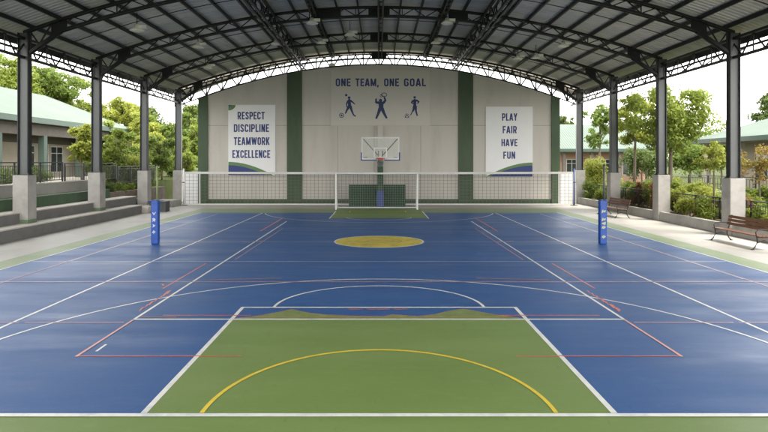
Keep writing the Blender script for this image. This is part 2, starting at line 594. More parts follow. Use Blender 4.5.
for s in (-1, 1):
    ln(pk, (s * 4.65, 8.9), (s * 4.65, 10.98), 0.045)
    ln(pk, (s * 4.75, 10.8), (s * 6.6, 10.8), 0.035)
struct(pk.build('pink_court_lines', pink_line), 'worn pink court lines')
fr = MB()
for s in (-1, 1):
    ln(fr, (s * 9.34, 9.5), (s * 9.34, 28.0), 0.06)
    ln(fr, (s * 4.40, 17.7), (s * 4.32, 26.0), 0.05)
    ln(fr, (s * 6.7, 10.8), (s * 10.3, 10.8), 0.05)
ln(fr, (-10.4, 14.45), (10.4, 14.45), 0.08)
ln(fr, (-5.1, 21.6), (-4.4, 21.95), 0.08)
ln(fr, (5.1, 21.95), (4.4, 21.6), 0.08)
struct(fr.build('faded_red_lines', faint_red), 'faded red court lines')

yl = MB()
arc(yl, (0, 6.9), 2.11, 2.32, 0, PI, 0.055, 90)
ln(yl, (-1.75, 35.4), (1.6, 35.4), 0.05)
ln(yl, (-1.75, 34.4), (-1.75, 35.4), 0.05)
ln(yl, (1.6, 34.4), (1.6, 35.4), 0.05)
struct(yl.build('yellow_court_lines', yellow_line), 'yellow court lines')
yc = MB()
yc.flat([(1.62 * math.cos(2 * PI * i / 64), 21.85 + 1.56 * math.sin(2 * PI * i / 64)) for i in range(64)], 0.0145)
struct(yc.build('centre_circle_paint', yellow_paint), 'mottled yellow centre circle')
em = MB()
arc(em, (0, 21.85), 0.85, 0.75, 0, 2 * PI, 0.06)
arc(em, (0.0, 21.85), 0.45, 0.36, 0.4, 5.2, 0.10)
ln(em, (-0.6, 21.5), (-0.2, 22.3), 0.1)
ln(em, (0.2, 21.4), (0.6, 22.2), 0.1)
ln(em, (-0.3, 21.8), (0.35, 21.95), 0.1)
struct(em.build('centre_circle_emblem', olive_paint), 'worn olive emblem in the centre circle')
# old green paint showing through at the head of the key, with an orange edge
crv = [(-2.72, 11.08), (-2.35, 11.25), (-2.0, 11.52), (-1.78, 11.76), (-1.6, 11.62), (-1.35, 11.45), (-1.0, 11.33), (-0.5, 11.24), (0.1, 11.20),
       (0.25, 11.34), (0.4, 11.32), (0.75, 11.20), (1.1, 11.36), (1.4, 11.62), (1.72, 11.78), (2.0, 11.55), (2.3, 11.32), (2.72, 11.08)]
og = MB()
og.v = [(x, 11.05, 0.0148) for x, y in crv] + [(x, y, 0.0148) for x, y in crv]
k = len(crv)
og.f = [(i, i + 1, k + i + 1, k + i) for i in range(k - 1)]
struct(og.build('old_green_paint', olive_green), 'patch of old green paint at the head of the key')
oe = MB()
for i in range(k - 1):
    ln(oe, crv[i], crv[i + 1], 0.022)
ln(oe, (-2.4, 11.19), (2.5, 11.19), 0.03)
ln(oe, (-4.62, 11.2), (-3.9, 11.16), 0.03)
ln(oe, (2.5, 14.9), (4.3, 14.7), 0.04)
ln(oe, (-4.3, 14.7), (-2.5, 14.9), 0.04)
ln(oe, (-5.2, 14.0), (-5.3, 14.2), 0.05)
struct(oe.build('orange_court_lines', orange_line), 'worn orange edge of the old paint')

# ------------------------------------------------------------------ the covered hall
XC = 14.6
ROWS = [5.6, 11.7, 17.8, 23.9, 30.0, 36.1, 42.25]


def za(x):
    return 11.0 - x * x / 80.0


def zw(x):
    return 9.99 - x * x / 69.0


def arcbar(mb, fz, y, x0, x1, wd, ht, n=40):
    """bar of section wd (along Y) x ht following z = fz(x)"""
    vs, fs = [], []
    for i in range(n + 1):
        x = x0 + (x1 - x0) * i / n
        z = fz(x)
        vs += [(x, y - wd / 2, z - ht / 2), (x, y + wd / 2, z - ht / 2), (x, y + wd / 2, z + ht / 2), (x, y - wd / 2, z + ht / 2)]
    for i in range(n):
        a, b = i * 4, i * 4 + 4
        for k in range(4):
            q = (k + 1) % 4
            fs.append((a + k, a + q, b + q, b + k))
    fs += [(3, 2, 1, 0), (n * 4, n * 4 + 1, n * 4 + 2, n * 4 + 3)]
    mb.add(vs, fs)


# roof sheeting, corrugated across the hall
rs = MB()
ny, nx = 200, 48
pitch = 0.26
ysr = []
y = -6.0
while y < 43.2:
    ysr += [(y, 0), (y + pitch * 0.55, 0), (y + pitch * 0.65, 0.035), (y + pitch * 0.9, 0.035)]
    y += pitch
vs = []
for yy, dz in ysr:
    for i in range(nx + 1):
        x = -15.4 + 30.8 * i / nx
        vs.append((x, yy, za(x) + 0.24 + dz))
fs = [(j * (nx + 1) + i, j * (nx + 1) + i + 1, (j + 1) * (nx + 1) + i + 1, (j + 1) * (nx + 1) + i) for j in range(len(ysr) - 1) for i in range(nx)]
rs.add(vs, fs)
t = thing('hall_roof', 'arched grey corrugated metal roof over the whole court', 'roof')
rs.build('roof_sheeting', sheet, t)
e = MB()
for s in (-1, 1):
    e.bar((s * 15.42, -6, za(15.4) + 0.12), (s * 15.42, 43.4, za(15.4) + 0.12), 0.05, 0.30)
e.build('eaves_gutter', steel, t)
e = MB()
tp_ = [(-15.35 + 30.7 * i / 40, za(-15.35 + 30.7 * i / 40) + 0.25) for i in range(41)]
lo_ = [(x, min(11.10 - x * x / 64.0, z - 0.10)) for x, z in tp_]
for i in range(40):
    e.prism_xz([lo_[i], lo_[i + 1], tp_[i + 1], tp_[i]], 43.46, 43.49)
e.build('gable_trim', wall_paint, t)

ordn = ['', '', '', 'nearest', 'second', 'third', 'farthest']


def web_pts(x0, x1, n):
    return [x0 + (x1 - x0) * i / n for i in range(n + 1)]


def truss(yc, lab):
    t = thing('roof_truss', lab, 'roof truss', (0, yc, 0), 0, 'arched roof trusses')
    m = MB()
    for dy in (-0.09, 0.09):
        arcbar(m, lambda x: za(x), dy, -XC, XC, 0.06, 0.10)
    m.build('top_chord', steel, t)
    m = MB()
    for dy in (-0.09, 0.09):
        arcbar(m, lambda x: za(x) - 0.46, dy, -13.2, 13.2, 0.06, 0.10)
    m.build('bottom_chord', steel, t)
    m = MB()
    pts = web_pts(-13.2, 13.2, 44)
    for i in range(44):
        a, b = pts[i], pts[i + 1]
        if i % 2:
            m.bar((a, 0, za(a) - 0.04), (b, 0, za(b) - 0.42), 0.045, 0.045)
        else:
            m.bar((a, 0, za(a) - 0.42), (b, 0, za(b) - 0.04), 0.045, 0.045)
        if i % 4 == 0:
            m.bar((a, 0.004, za(a) - 0.42), (a, 0.004, za(a) - 0.04), 0.04, 0.04)
    m.build('web_bracing', steel, t)
    for s in (-1, 1):
        m = MB()
        m.prism_xz([(s * 12.85, za(12.85) - 0.45), (s * 12.85, za(12.85) - 0.05), (s * 13.5, za(13.5) - 0.05), (s * 13.5, 8.19)][::-s], -0.02, 0.02)
        m.build('gusset_plate', steel, t)
        m = MB()
        m.bar((s * 13.5, 0, za(13.5) - 0.05), (s * 14.0, 0, 7.85), 0.05, 0.05)
        m.bar((s * 14.38, 0, za(14.3) - 0.05), (s * 14.0, 0, 7.85), 0.05, 0.05)
        m.bar((s * 14.38, 0, 7.62), (s * 14.38, 0, 8.3), 0.05, 0.05)
        m.build('haunch_web', steel, t)
        m = MB()
        m.bar((s * 14.38, 0, 7.50), (s * 13.1, 0, za(13.1) - 0.47), 0.2, 0.12)
        m.bar((s * 14.38, 0, 7.50), (s * 13.1, 0, za(13.1) - 0.47), 0.06, 0.2)
        m.build('haunch_brace', steel, t)
    for x, hw in ((0, 0.55), (-2.6, 0.62), (4.1, 0.5)):
        if x and yc != ROWS[4]:
            continue
        m = MB()
        m.prism_xz([(x - hw, za(x - hw) - 0.44), (x + hw, za(x + hw) - 0.44), (x + hw, za(x + hw) - 0.03), (x - hw, za(x - hw) - 0.03)], -0.014, 0.014)
        m.build('gusset_plate', steel, t)
    return t


labs = ['', '', 'arched dark steel truss over the front of the blue court', 'arched dark steel truss resting on the nearest pair of visible columns',
        'second arched dark steel truss, with three solid plates in its web', 'third arched dark steel truss, one bay before the end wall',
        'last arched dark steel truss, above the mural wall']
for i, yy in enumerate(ROWS):
    if i >= 2:
        truss(yy, labs[i])

# lattice in the gap above the wall
t = thing('gable_lattice', 'thin steel lattice filling the bright gap over the mural wall', 'lattice', (0, 43.2, 0))
m = MB()
arcbar(m, lambda x: za(x) + 0.02, 0, -15.2, 15.2, 0.06, 0.09)
arcbar(m, lambda x: za(x) - 1.0, 0, -15.2, 15.2, 0.06, 0.09)
m.build('chord', steel, t)
m = MB()
pts = web_pts(-15.2, 15.2, 52)
for i in range(52):
    a, b = pts[i], pts[i + 1]
    if i % 2:
        m.bar((a, 0, za(a)), (b, 0, za(b) - 0.98), 0.095, 0.095)
    else:
        m.bar((a, 0, za(a) - 0.98), (b, 0, za(b)), 0.095, 0.095)
    if i % 2 == 0:
        m.bar((a, 0.03, za(a) - 0.98), (a, 0.03, za(a)), 0.085, 0.085)
m.build('web_bracing', steel, t)


# purlins
def side_words(i, total, xs):
    return


PX = [k * 1.1 for k in range(-13, 14)]
names_n = ['first', 'second', 'third', 'fourth', 'fifth', 'sixth', 'seventh', 'eighth', 'ninth', 'tenth', 'eleventh', 'twelfth', 'thirteenth']
for k in range(-13, 14):
    x = k * 1.1
    m = MB()
    h = 0.15
    m.box(-0.035, 0.035, -5.9, 43.3, -h / 2, h / 2)
    m.box(-0.035, 0.055, -5.9, 43.3, -h / 2 - 0.012, -h / 2 - 0.001)
    o = m.build('roof_purlin', steel)
    o.location = (x, 0, za(x) + 0.135)
    if k == 0:
        lab = 'ridge purlin along the very top of the arched roof'
    else:
        lab = '%s roof purlin %s of the ridge' % (names_n[abs(k) - 1], 'left' if k < 0 else 'right')
    tag(o, lab, 'purlin', 'purlins under the roof sheeting')

# mid-bay tie rods
for i in range(2, 6):
    for fr_, nm in ((0.5, ''),):
        yy = ROWS[i] + (ROWS[i + 1] - ROWS[i]) * fr_
        m = MB()
        arcbar(m, lambda x: za(x) + 0.10, 0, -14.3, 14.3, 0.035, 0.03)
        o = m.build('tie_rod', steel)
        o.location = (0, yy, 0)
        tag(o, ['thin arched tie rod over the front of the blue court', 'thin arched tie rod between the nearest and second visible trusses',
                'thin arched tie rod between the second and third trusses', 'thin arched tie rod in the bay before the end wall'][i - 2], 'tie rod', 'tie rods between the trusses')


# longitudinal trusses
def long_truss(x, top, bot, y0, y1, lab, sec=0.09, step=1.0):
    t = thing('longitudinal_truss', lab, 'roof truss', (x, y0, 0), 0, 'longitudinal trusses under the roof')
    Ln = y1 - y0
    for nm, z in (('top_chord', top), ('bottom_chord', bot)):
        m = MB()
        for dx in (-0.11, 0.11):
            m.box(dx - sec / 2, dx + sec / 2, 0, Ln, z - sec / 2, z + sec / 2)
        m.build(nm, steel, t)
    m = MB()
    nn = int(Ln / step)
    for i in range(nn):
        a, b = Ln * i / nn, Ln * (i + 1) / nn
        z0, z1 = (bot, top) if i % 2 else (top, bot)
        for dx in (-0.11, 0.11):
            m.bar((dx, a, z0), (dx, b, z1), 0.05, 0.05)
        m.bar((-0.11, a, bot + 0.02), (0.11, a, bot + 0.02), 0.04, 0.04)
    m.build('web_bracing', steel, t)
    return t


for s in (-1, 1):
    long_truss(s * 5.5, za(5.5) - 0.10, za(5.5) - 0.86, 8, 43.0, 'deep lattice truss running the length of the hall, %s of the ridge' % ('left' if s < 0 else 'right'))
    long_truss(s * 3.3, za(3.3) - 0.06, za(3.3) - 0.40, 8, 42.2, 'shallow lattice truss near the ridge, on its %s side' % ('left' if s < 0 else 'right'), 0.06, 0.7)
long_truss(0.08, za(0) - 0.06, za(0) - 0.85, 8, 43.0, 'lattice truss along the ridge, ending at the top of the mural wall', 0.07, 1.0)

# eaves trusses
for s in (-1, 1):
    t = thing('eaves_truss', 'dark lattice truss joining the column heads on the %s' % ('left, above the stepped seating' if s < 0 else 'right, above the benches'), 'roof truss', (s * XC, 4, 0), 0, 'eaves trusses along the open sides')
    for nm, z in (('top_chord', 8.08), ('bottom_chord', 7.30)):
        m = MB()
        m.box(-0.07, 0.07, 0, 40.1, z - 0.05, z + 0.05)
        m.build(nm, steel, t)
    m = MB()
    nn = 56
    for i in range(nn):
        a, b = 40.1 * i / nn, 40.1 * (i + 1) / nn
        z0, z1 = (7.32, 8.06) if i % 2 else (8.06, 7.32)
        m.bar((0, a, z0), (0, b, z1), 0.05, 0.05)
        if i % 2 == 0:
            m.bar((0.004, a, 7.32), (0.004, a, 8.06), 0.04, 0.04)
    m.build('web_bracing', steel, t)
    # outer rail carrying the gutter
    m = MB()
    m.box(0.62 * s - 0.04, 0.62 * s + 0.04, 0, 40.1, 7.74, 7.82)
    for i in range(21):
        y = 2 * i
        m.bar((0, y, 7.35), (s * 0.62, y, 7.78), 0.05, 0.05)
        m.bar((s * 0.62, y, 7.80), (s * 0.72, y, 8.2), 0.04, 0.04)
    m.build('outrigger', steel, t)

# fly braces hanging between truss and purlins
rr = random.Random(11)
fb = 0
# columns on pedestals
for s in (-1, 1):
    for i, yy in enumerate(ROWS):
        if i < 2:
            continue
        side = 'left' if s < 0 else 'right'
        zb = 0.5 if s < 0 and i < 5 else 0.0
        top = 2.46 if s < 0 else 2.33
        if i == 6:
            top = 2.4
        pos = {2: 'just in front of the picture', 3: 'nearest visible', 4: 'second', 5: 'third', 6: 'farthest'}[i]
        extra = {(-1, 3): 'with its pedestal on the lowest step', (-1, 4): 'between two runs of steps', (-1, 5): 'where the steps end', (-1, 6): 'beside the green corner of the wall',
                 (1, 3): 'behind the near bench', (1, 4): 'between the two benches', (1, 5): 'behind the far bench', (1, 6): 'beside the blue net post'}.get((s, i), 'outside the frame')
        t = thing('steel_column', '%s %s column, dark steel on a grey concrete pedestal, %s' % (pos, side, extra), 'column', (s * XC, yy, zb), 0, 'columns along the open sides')
        m = MB()
        m.box(-0.31, 0.31, -0.31, 0.31, 0, top - zb)
        m.build('pedestal', pedestal, t, bevel=0.015)
        if s < 0:
            m = MB()
            m.box(-0.314, 0.314, -0.314, 0.314, 0.001, 0.15)
            m.build('painted_foot', step_moss, t)
        m = MB()
        z0, z1 = top - zb + 0.03, za(XC) - zb - 0.03
        for q in (-1, 1):
            m.box(q * 0.2 - 0.018 * (1 if q > 0 else 1), q * 0.2 + 0.018, -0.14, 0.14, z0, z1)
        m.build('flange', steel, t)
        m = MB()
        m.box(-0.181, 0.181, -0.055, -0.035, z0, z1)
        m.build('web_plate', steel_mid, t)
        m = MB()
        m.box(-0.27, 0.27, -0.2, 0.2, top - zb, top - zb + 0.03)
        m.build('base_plate', steel, t)
        m = MB()
        for bx_ in (-0.235, 0.235):
            for by_ in (-0.16, 0.16):
                m.tube([(bx_, by_, top - zb + 0.03), (bx_, by_, top - zb + 0.075)], 0.022, 6)
        m.build('anchor_bolts', steel_mid, t)

# ------------------------------------------------------------------ end wall with mural
WY = 41.85
t = thing('mural_wall', 'cream end wall with dark green pilasters, arched top and painted slogan', 'wall', (0, WY, 0))
m = MB()
N = 40
top = [(-12.98 + 25.96 * i / N, zw(-12.98 + 25.96 * i / N)) for i in range(N + 1)]
m.prism_xz([(12.98, 0), (-12.98, 0)][::-1] + top[::-1], 0, 0.22)
m.build('wall_panel', wall_paint, t)
m = MB()
arcbar(m, lambda x: zw(x) + 0.05, 0.11, -13.1, 13.1, 0.34, 0.10)
m.build('wall_coping', steel, t)
for x0, x1 in ((-13.02, -12.33), (-6.62, -5.55), (5.72, 6.78), (12.42, 13.02)):
    m = MB()
    k = 8
    tp = [(x0 + (x1 - x0) * i / k, zw(x0 + (x1 - x0) * i / k) - 0.02) for i in range(k + 1)]
    m.prism_xz([(x0, 0.0), (x1, 0.0)] + tp[::-1], -0.13, -0.001)
    m.build('pilaster', pil_green, t, bevel=0.01)
for x0, x1 in ((-12.32, -6.63), (-5.54, 5.71), (6.79, 12.41)):
    m = MB()
    m.box(x0, x1, -0.05, -0.001, 0, 0.33)
    m.build('skirting', pil_green, t)
m = MB()
m.box(-5.54, -3.47, -0.006, -0.001, 5.63, 5.65)
m.box(3.67, 5.71, -0.006, -0.001, 5.63, 5.65)
m.box(-12.32, -6.63, -0.006, -0.001, 5.63, 5.65)
m.box(6.79, 12.41, -0.006, -0.001, 5.63, 5.65)
m.box(-0.01 - 0.35, 0.01 - 0.35, -0.006, -0.001, 0.34, 5.62)
m.box(3.0, 3.02, -0.006, -0.001, 0.34, 5.62)
m.box(-3.0, -2.98, -0.006, -0.001, 0.34, 5.62)
m.build('panel_joint', riser, t)


def arcp(cx, cy, rx, ry, a0, a1, n=8):
    return [(cx + rx * math.cos(R(a0 + (a1 - a0) * i / n)), cy + ry * math.sin(R(a0 + (a1 - a0) * i / n))) for i in range(n + 1)]


def glyph(ch):
    """bold condensed capitals: (width, strokes as centre lines) in a box of height 1"""
    h = 0.085
    r = 0.235 - h
    W = 0.47
    l, q, b, t = h, W - h, h, 1 - h
    ob = arcp(l + r, b + r, r, r, 180, 270) + arcp(q - r, b + r, r, r, 270, 360)
    ot = arcp(q - r, t - r, r, r, 0, 90) + arcp(l + r, t - r, r, r, 90, 180)
    if ch == 'O':
        return W, [ob + ot + [(l, b + r)]]
    if ch == 'N':
        return W, [[(l, 0), (l, 1)], [(l + 0.02, 0.97), (q - 0.02, 0.03)], [(q, 0), (q, 1)]]
    if ch == 'E':
        return 0.40, [[(l, 0), (l, 1)], [(l + h, t), (0.40, t)], [(l + h, 0.51), (0.36, 0.51)], [(l + h, b), (0.40, b)]]
    if ch == 'F':
        return 0.39, [[(l, 0), (l, 1)], [(l + h, t), (0.39, t)], [(l + h, 0.49), (0.35, 0.49)]]
    if ch == 'T':
        return 0.44, [[(0.22, 0), (0.22, 1 - 2 * h)], [(0, t), (0.44, t)]]
    if ch == 'A':
        return 0.50, [[(0.07, 0), (0.22, 0.95)], [(0.43, 0), (0.28, 0.95)], [(0.14, 0.27), (0.36, 0.27)], [(0.20, t + 0.02), (0.30, t + 0.02)]]
    if ch == 'M':
        return 0.62, [[(l, 0), (l, 1)], [(l + 0.02, 0.95), (0.31, 0.06)], [(0.60 - h, 0.95), (0.31, 0.06)], [(0.62 - h, 0), (0.62 - h, 1)]]
    if ch == 'G':
        return W, [[(q, 0.70)] + ot + [(l, b + r)] + ob + [(q, 0.46)], [(q, 0.5), (0.25, 0.5)]]
    if ch == 'C':
        return W, [[(q, 0.68)] + ot + [(l, b + r)] + ob + [(q, 0.32)]]
    if ch == 'L':
        return 0.38, [[(l, 0), (l, 1)], [(l + h, b), (0.38, b)]]
    if ch in 'RPD':
        if ch == 'D':
            return W, [[(l, 0), (l, 1)], [(l + h, t)] + arcp(q - r, t - r, r, r, 90, 0) + arcp(q - r, b + r, r, r, 0, -90) + [(l + h, b)]]
        m_ = 0.44
        bowl = [(l + h, t)] + arcp(q - r, t - r, r, r, 90, 0) + arcp(q - r, m_ + r, r, r, 0, -90) + [(l + h, m_)]
        if ch == 'P':
            return 0.46, [[(l, 0), (l, 1)], bowl]
        return W, [[(l, 0), (l, 1)], bowl, [(0.26, m_ - 0.02), (q, 0)]]
    if ch == 'S':
        return 0.45, [[(0.45 - h, 0.70)] + arcp(0.45 - h - r * 0.93, t - r, r * 0.93, r, 0, 90) + arcp(l + r * 0.93, t - r, r * 0.93, r, 90, 200) + [(0.16, 0.56), (0.31, 0.43)]
                      + arcp(0.45 - h - r * 0.93, b + r, r * 0.93, r, 20, -90) + arcp(l + r * 0.93, b + r, r * 0.93, r, -90, -180) + [(l, 0.30)]]
    if ch == 'I':
        return 2 * h, [[(h, 0), (h, 1)]]
    if ch == 'H':
        return W, [[(l, 0), (l, 1)], [(q, 0), (q, 1)], [(l + h, 0.5), (q - h, 0.5)]]
    if ch == 'K':
        return W, [[(l, 0), (l, 1)], [(l + 0.04, 0.36), (q + 0.01, 1)], [(0.20, 0.52), (q + 0.01, 0)]]
    if ch == 'U':
        return W, [[(l, 1), (l, b + r)] + ob + [(q, 1)]]
    if ch == 'V':
        return 0.48, [[(0.07, 1), (0.22, 0.05)], [(0.41, 1), (0.26, 0.05)], [(0.2, 0.05), (0.28, 0.05)]]
    if ch == 'W':
        return 0.70, [[(0.07, 1), (0.20, 0.04)], [(0.20, 0.04), (0.35, 0.96)], [(0.50, 0.04), (0.35, 0.96)], [(0.63, 1), (0.50, 0.04)]]
    if ch == 'X':
        return 0.48, [[(0.07, 0), (0.41, 1)], [(0.07, 1), (0.41, 0)]]
    if ch == 'Y':
        return 0.48, [[(0.24, 0), (0.24, 0.45)], [(0.07, 1), (0.24, 0.42)], [(0.41, 1), (0.24, 0.42)]]
    if ch == ',':
        return 0.17, [[(0.085, 0.17), (0.085, 0.02)], [(0.10, 0.05), (0.04, -0.14)]]
    return 0.20, []


def text_mesh(body, x0, x1, z0, z1, y, mat, parent, name='lettering'):
    """lettering as one mesh: every stroke a thin raised bar, each a hair prouder than the one before so that none share a plane"""
    gap = 0.085
    tot = -gap
    for ch in body:
        tot += glyph(ch)[0] + gap
    sx, sz = (x1 - x0) / tot, (z1 - z0)
    m = MB()
    cur = 0.0
    yy = y + 0.004
    back = y + 0.0055
    for ch in body:
        w_, strokes = glyph(ch)
        for st in strokes:
            pts = [(x0 + (cur + p[0]) * sx, z0 + p[1] * sz) for p in st]
            cl = [pts[0]]
            for p in pts[1:]:
                if (Vector(p) - Vector(cl[-1])).length > 1e-4:
                    cl.append(p)
            pts = cl
            yy -= 0.00022
            n = len(pts)
            hw = 0.085 * (sx + sz) / 2
            Ls, Rs_ = [], []
            closed = n > 8 and (Vector(pts[0]) - Vector(pts[-1])).length < 1e-3
            for i_ in range(n):
                a = Vector(pts[i_ - 1]) if i_ else (Vector(pts[-2]) if closed else Vector(pts[0]))
                c = Vector(pts[i_ + 1]) if i_ < n - 1 else (Vector(pts[1]) if closed else Vector(pts[-1]))
                d = (c - a).normalized()
                p = Vector(pts[i_])
                e_ = Vector((-d.y, d.x)) * hw
                Ls.append(p + e_)
                Rs_.append(p - e_)
            vs = [(v_.x, yy, v_.y) for v_ in Ls] + [(v_.x, yy, v_.y) for v_ in Rs_] + [(v_.x, back, v_.y) for v_ in Ls] + [(v_.x, back, v_.y) for v_ in Rs_]
            fs = []
            for i_ in range(n - 1):
                fs.append((i_, i_ + 1, n + i_ + 1, n + i_))
                fs.append((i_, 2 * n + i_, 2 * n + i_ + 1, i_ + 1))
                fs.append((n + i_, n + i_ + 1, 3 * n + i_ + 1, 3 * n + i_))
            m.add(vs, fs)
        cur += w_ + gap
    return m.build(name, mat, parent)


# slogan board
sb = thing('slogan_board', 'cream board high on the wall reading ONE TEAM, ONE GOAL above three blue athletes', 'sign', (0, WY - 0.03, 0))
m = MB()
tp = [(-3.45 + 7.1 * i / 12, min(9.62, zw(-3.45 + 7.1 * i / 12) - 0.12)) for i in range(13)]
m.prism_xz([(-3.45, 5.66), (3.65, 5.66)] + tp[::-1], 0, 0.025)
m.build('board', board_paint, sb)
text_mesh('ONE', -3.13, -2.05, 8.46, 9.02, -0.008, navy, sb)
text_mesh('TEAM,', -1.70, -0.02, 8.46, 9.02, -0.008, navy, sb)
text_mesh('ONE', 0.36, 1.44, 8.46, 9.02, -0.008, navy, sb)
text_mesh('GOAL', 1.79, 3.38, 8.46, 9.02, -0.008, navy, sb)


def FP(u, v):   # mural sketch units -> wall metres
    px, py = 330 + u / 6.17, 60 + v / 6.17
    return ((px - 379) / 580 * 41.85, 3 + (162 - py) / 580 * 41.85)


def figure(parts, circles, rings, label):
    m = MB()
    yy = [-0.006]

    def disc(c, r, n=20):
        yy[0] -= 0.0006
        m.prism_xz([(c[0] + r * math.cos(2 * PI * i / n), c[1] + r * math.sin(2 * PI * i / n)) for i in range(n)], yy[0], -0.001)

    for pts in parts:
        for (u0, v0, r0), (u1, v1, r1) in zip(pts[:-1], pts[1:]):
            a, b = FP(u0, v0), FP(u1, v1)
            d = Vector((b[0] - a[0], b[1] - a[1]))
            d.normalize()
            p = Vector((-d.y, d.x))
            k = 0.0117
            yy[0] -= 0.0006
            m.prism_xz([(a[0] - p.x * r0 * k, a[1] - p.y * r0 * k), (b[0] - p.x * r1 * k, b[1] - p.y * r1 * k),
                        (b[0] + p.x * r1 * k, b[1] + p.y * r1 * k), (a[0] + p.x * r0 * k, a[1] + p.y * r0 * k)], yy[0], -0.001)
            disc(a, r0 * k)
            disc(b, r1 * k)
    for u, v, r in circles:
        disc(FP(u, v), r * 0.0117)
    for u, v, rx, ry, th in rings:
        c = FP(u, v)
        n = 28
        yy[0] -= 0.0006
        for i in range(n):
            a0, a1 = 2 * PI * i / n, 2 * PI * (i + 1) / n
            q = []
            for aa, kk in ((a0, 1), (a1, 1), (a1, -1), (a0, -1)):
                q.append((c[0] + (rx + kk * th / 2) * 0.0117 * math.cos(aa), c[1] + (ry + kk * th / 2) * 0.0117 * math.sin(aa)))
            m.prism_xz(q, yy[0], -0.001)
    o = m.build('athlete_silhouette', fig_navy, sb)
    o['label'] = label
    return o


figure([[(119, 250, 9), (121, 285, 10)], [(110, 255, 6), (102, 272, 4), (104, 290, 3)], [(128, 252, 6), (142, 262, 4), (152, 272, 3)],
        [(117, 288, 9), (106, 306, 6), (96, 328, 4)], [(126, 288, 9), (134, 312, 6), (146, 340, 4), (156, 346, 4)]],
       [(118, 233, 8.5), (100, 217, 7.5), (72, 342, 6)], [(72, 342, 13, 13, 4)], 'blue athlete with a ball at the foot and one in the air')
figure([[(315, 270, 15), (315, 300, 14)], [(300, 264, 8), (284, 262, 6), (284, 242, 5)], [(330, 264, 8), (342, 250, 6), (336, 234, 5)],
        [(308, 302, 11), (298, 330, 8), (286, 358, 6)], [(322, 302, 11), (334, 330, 8), (348, 356, 6)], [(336, 234, 2.5), (332, 224, 2)]],
       [(312, 250, 10)], [(334, 215, 17, 11, 3.5), (316, 222, 7, 7, 3)], 'blue athlete with both arms raised holding a racket')
figure([[(523, 250, 9.5), (523, 284, 9)], [(512, 252, 6), (503, 262, 4.5), (512, 270, 3)], [(535, 250, 6), (548, 258, 4), (540, 268, 3)],
        [(519, 288, 8.5), (514, 310, 6), (506, 322, 3)], [(528, 288, 8), (530, 316, 5.5), (538, 342, 4)], [(506, 322, 2.5), (498, 338, 3)]],
       [(522, 231, 8), (475, 344, 5), (465, 352, 4), (484, 352, 4), (470, 334, 3)], [(475, 345, 12, 12, 2.5)], 'blue athlete kicking a ball')

# banners
bn = thing('respect_banner', 'white banner reading RESPECT DISCIPLINE TEAMWORK EXCELLENCE on the wall', 'banner', (0, WY - 0.06, 0), 0, 'white slogan banners')
k = 41.79 / 580


def BX(px):
    return (px - 379) * k


def BZ(py):
    return 3 + (162 - py) * k


m = MB()
m.box(BX(228.2), BX(275.4), 0, 0.04, BZ(175.4), BZ(104.8))
m.build('panel', banner_white, bn, bevel=0.006)
for tx, a, b, y0, y1 in (('RESPECT', 237.6, 264.7, 119.5, 111.8), ('DISCIPLINE', 233.8, 269.0, 132.0, 124.2), ('TEAMWORK', 233.8, 269.6, 145.0, 137.2), ('EXCELLENCE', 232.4, 270.2, 158.0, 150.1)):
    text_mesh(tx, BX(a), BX(b), BZ(y0), BZ(y1), -0.006, navy, bn)


def swoosh(x0, x1, zb, ztop, flip, mat, y, lift, parent, name):
    m = MB()
    n = 20
    pts = []
    for i in range(n + 1):
        u = i / n
        x = x0 + (x1 - x0) * u
        uu = 1 - u if flip else u
        h = math.sin(uu * PI / 2) ** 0.9
        pts.append((x, max(zb + 0.004, zb + (ztop - zb) * h * (1.0) + lift * h)))
    vs = [(p[0], y, zb) for p in pts] + [(p[0], y, p[1]) for p in pts]
    vs += [(p[0], -0.001, zb) for p in pts] + [(p[0], -0.001, p[1]) for p in pts]
    K = n + 1
    fs = []
    for i in range(n):
        fs.append((i, i + 1, K + i + 1, K + i))
        fs.append((K + i, K + i + 1, 3 * K + i + 1, 3 * K + i))
    m.add(vs, fs)
    m.build(name, mat, parent)


swoosh(BX(228.4), BX(273), BZ(175.2), BZ(165.2), True, bgreen, -0.005, 0.24, bn, 'green_swoosh')
swoosh(BX(228.4), BX(266), BZ(175.2), BZ(165.2), True, navy, -0.009, 0.0, bn, 'blue_swoosh')
m = MB()
m.prism_xz([(BX(228.4), BZ(105)), (BX(228.4), BZ(110.4))] + [(BX(228.4) + (BX(235.6) - BX(228.4)) * math.sin(i * PI / 16), BZ(110.4) + (BZ(105) - BZ(110.4)) * (1 - math.cos(i * PI / 16))) for i in range(1, 9)], -0.006, -0.001)
m.build('green_corner', bgreen, bn)
m = MB()
m.prism_xz([(BX(228.5), BZ(105)), (BX(228.5), BZ(106.6)), (BX(233), BZ(105))], -0.009, -0.0062)
m.build('blue_corner', navy, bn)

bn = thing('fair_play_banner', 'white banner reading PLAY FAIR HAVE FUN on the wall', 'banner', (0, WY - 0.06, 0), 0, 'white slogan banners')
m = MB()
m.box(BX(485.8), BX(532.7), 0, 0.04, BZ(176.7), BZ(106.6))
m.build('panel', banner_white, bn, bevel=0.006)
for tx, a, b, y0, y1 in (('PLAY', 502.0, 517.2, 120.7, 113.3), ('FAIR', 502.6, 516.8, 133.3, 126.0), ('HAVE', 501.4, 517.4, 146.2, 139.0), ('FUN', 503.2, 515.2, 158.8, 151.6)):
    text_mesh(tx, BX(a), BX(b), BZ(y0), BZ(y1), -0.006, navy, bn)
swoosh(BX(486.3), BX(532.5), BZ(176.5), BZ(165.6), False, bgreen, -0.005, 0.22, bn, 'green_swoosh')
swoosh(BX(489.5), BX(532.5), BZ(176.5), BZ(165.6), False, navy, -0.009, 0.0, bn, 'blue_swoosh')

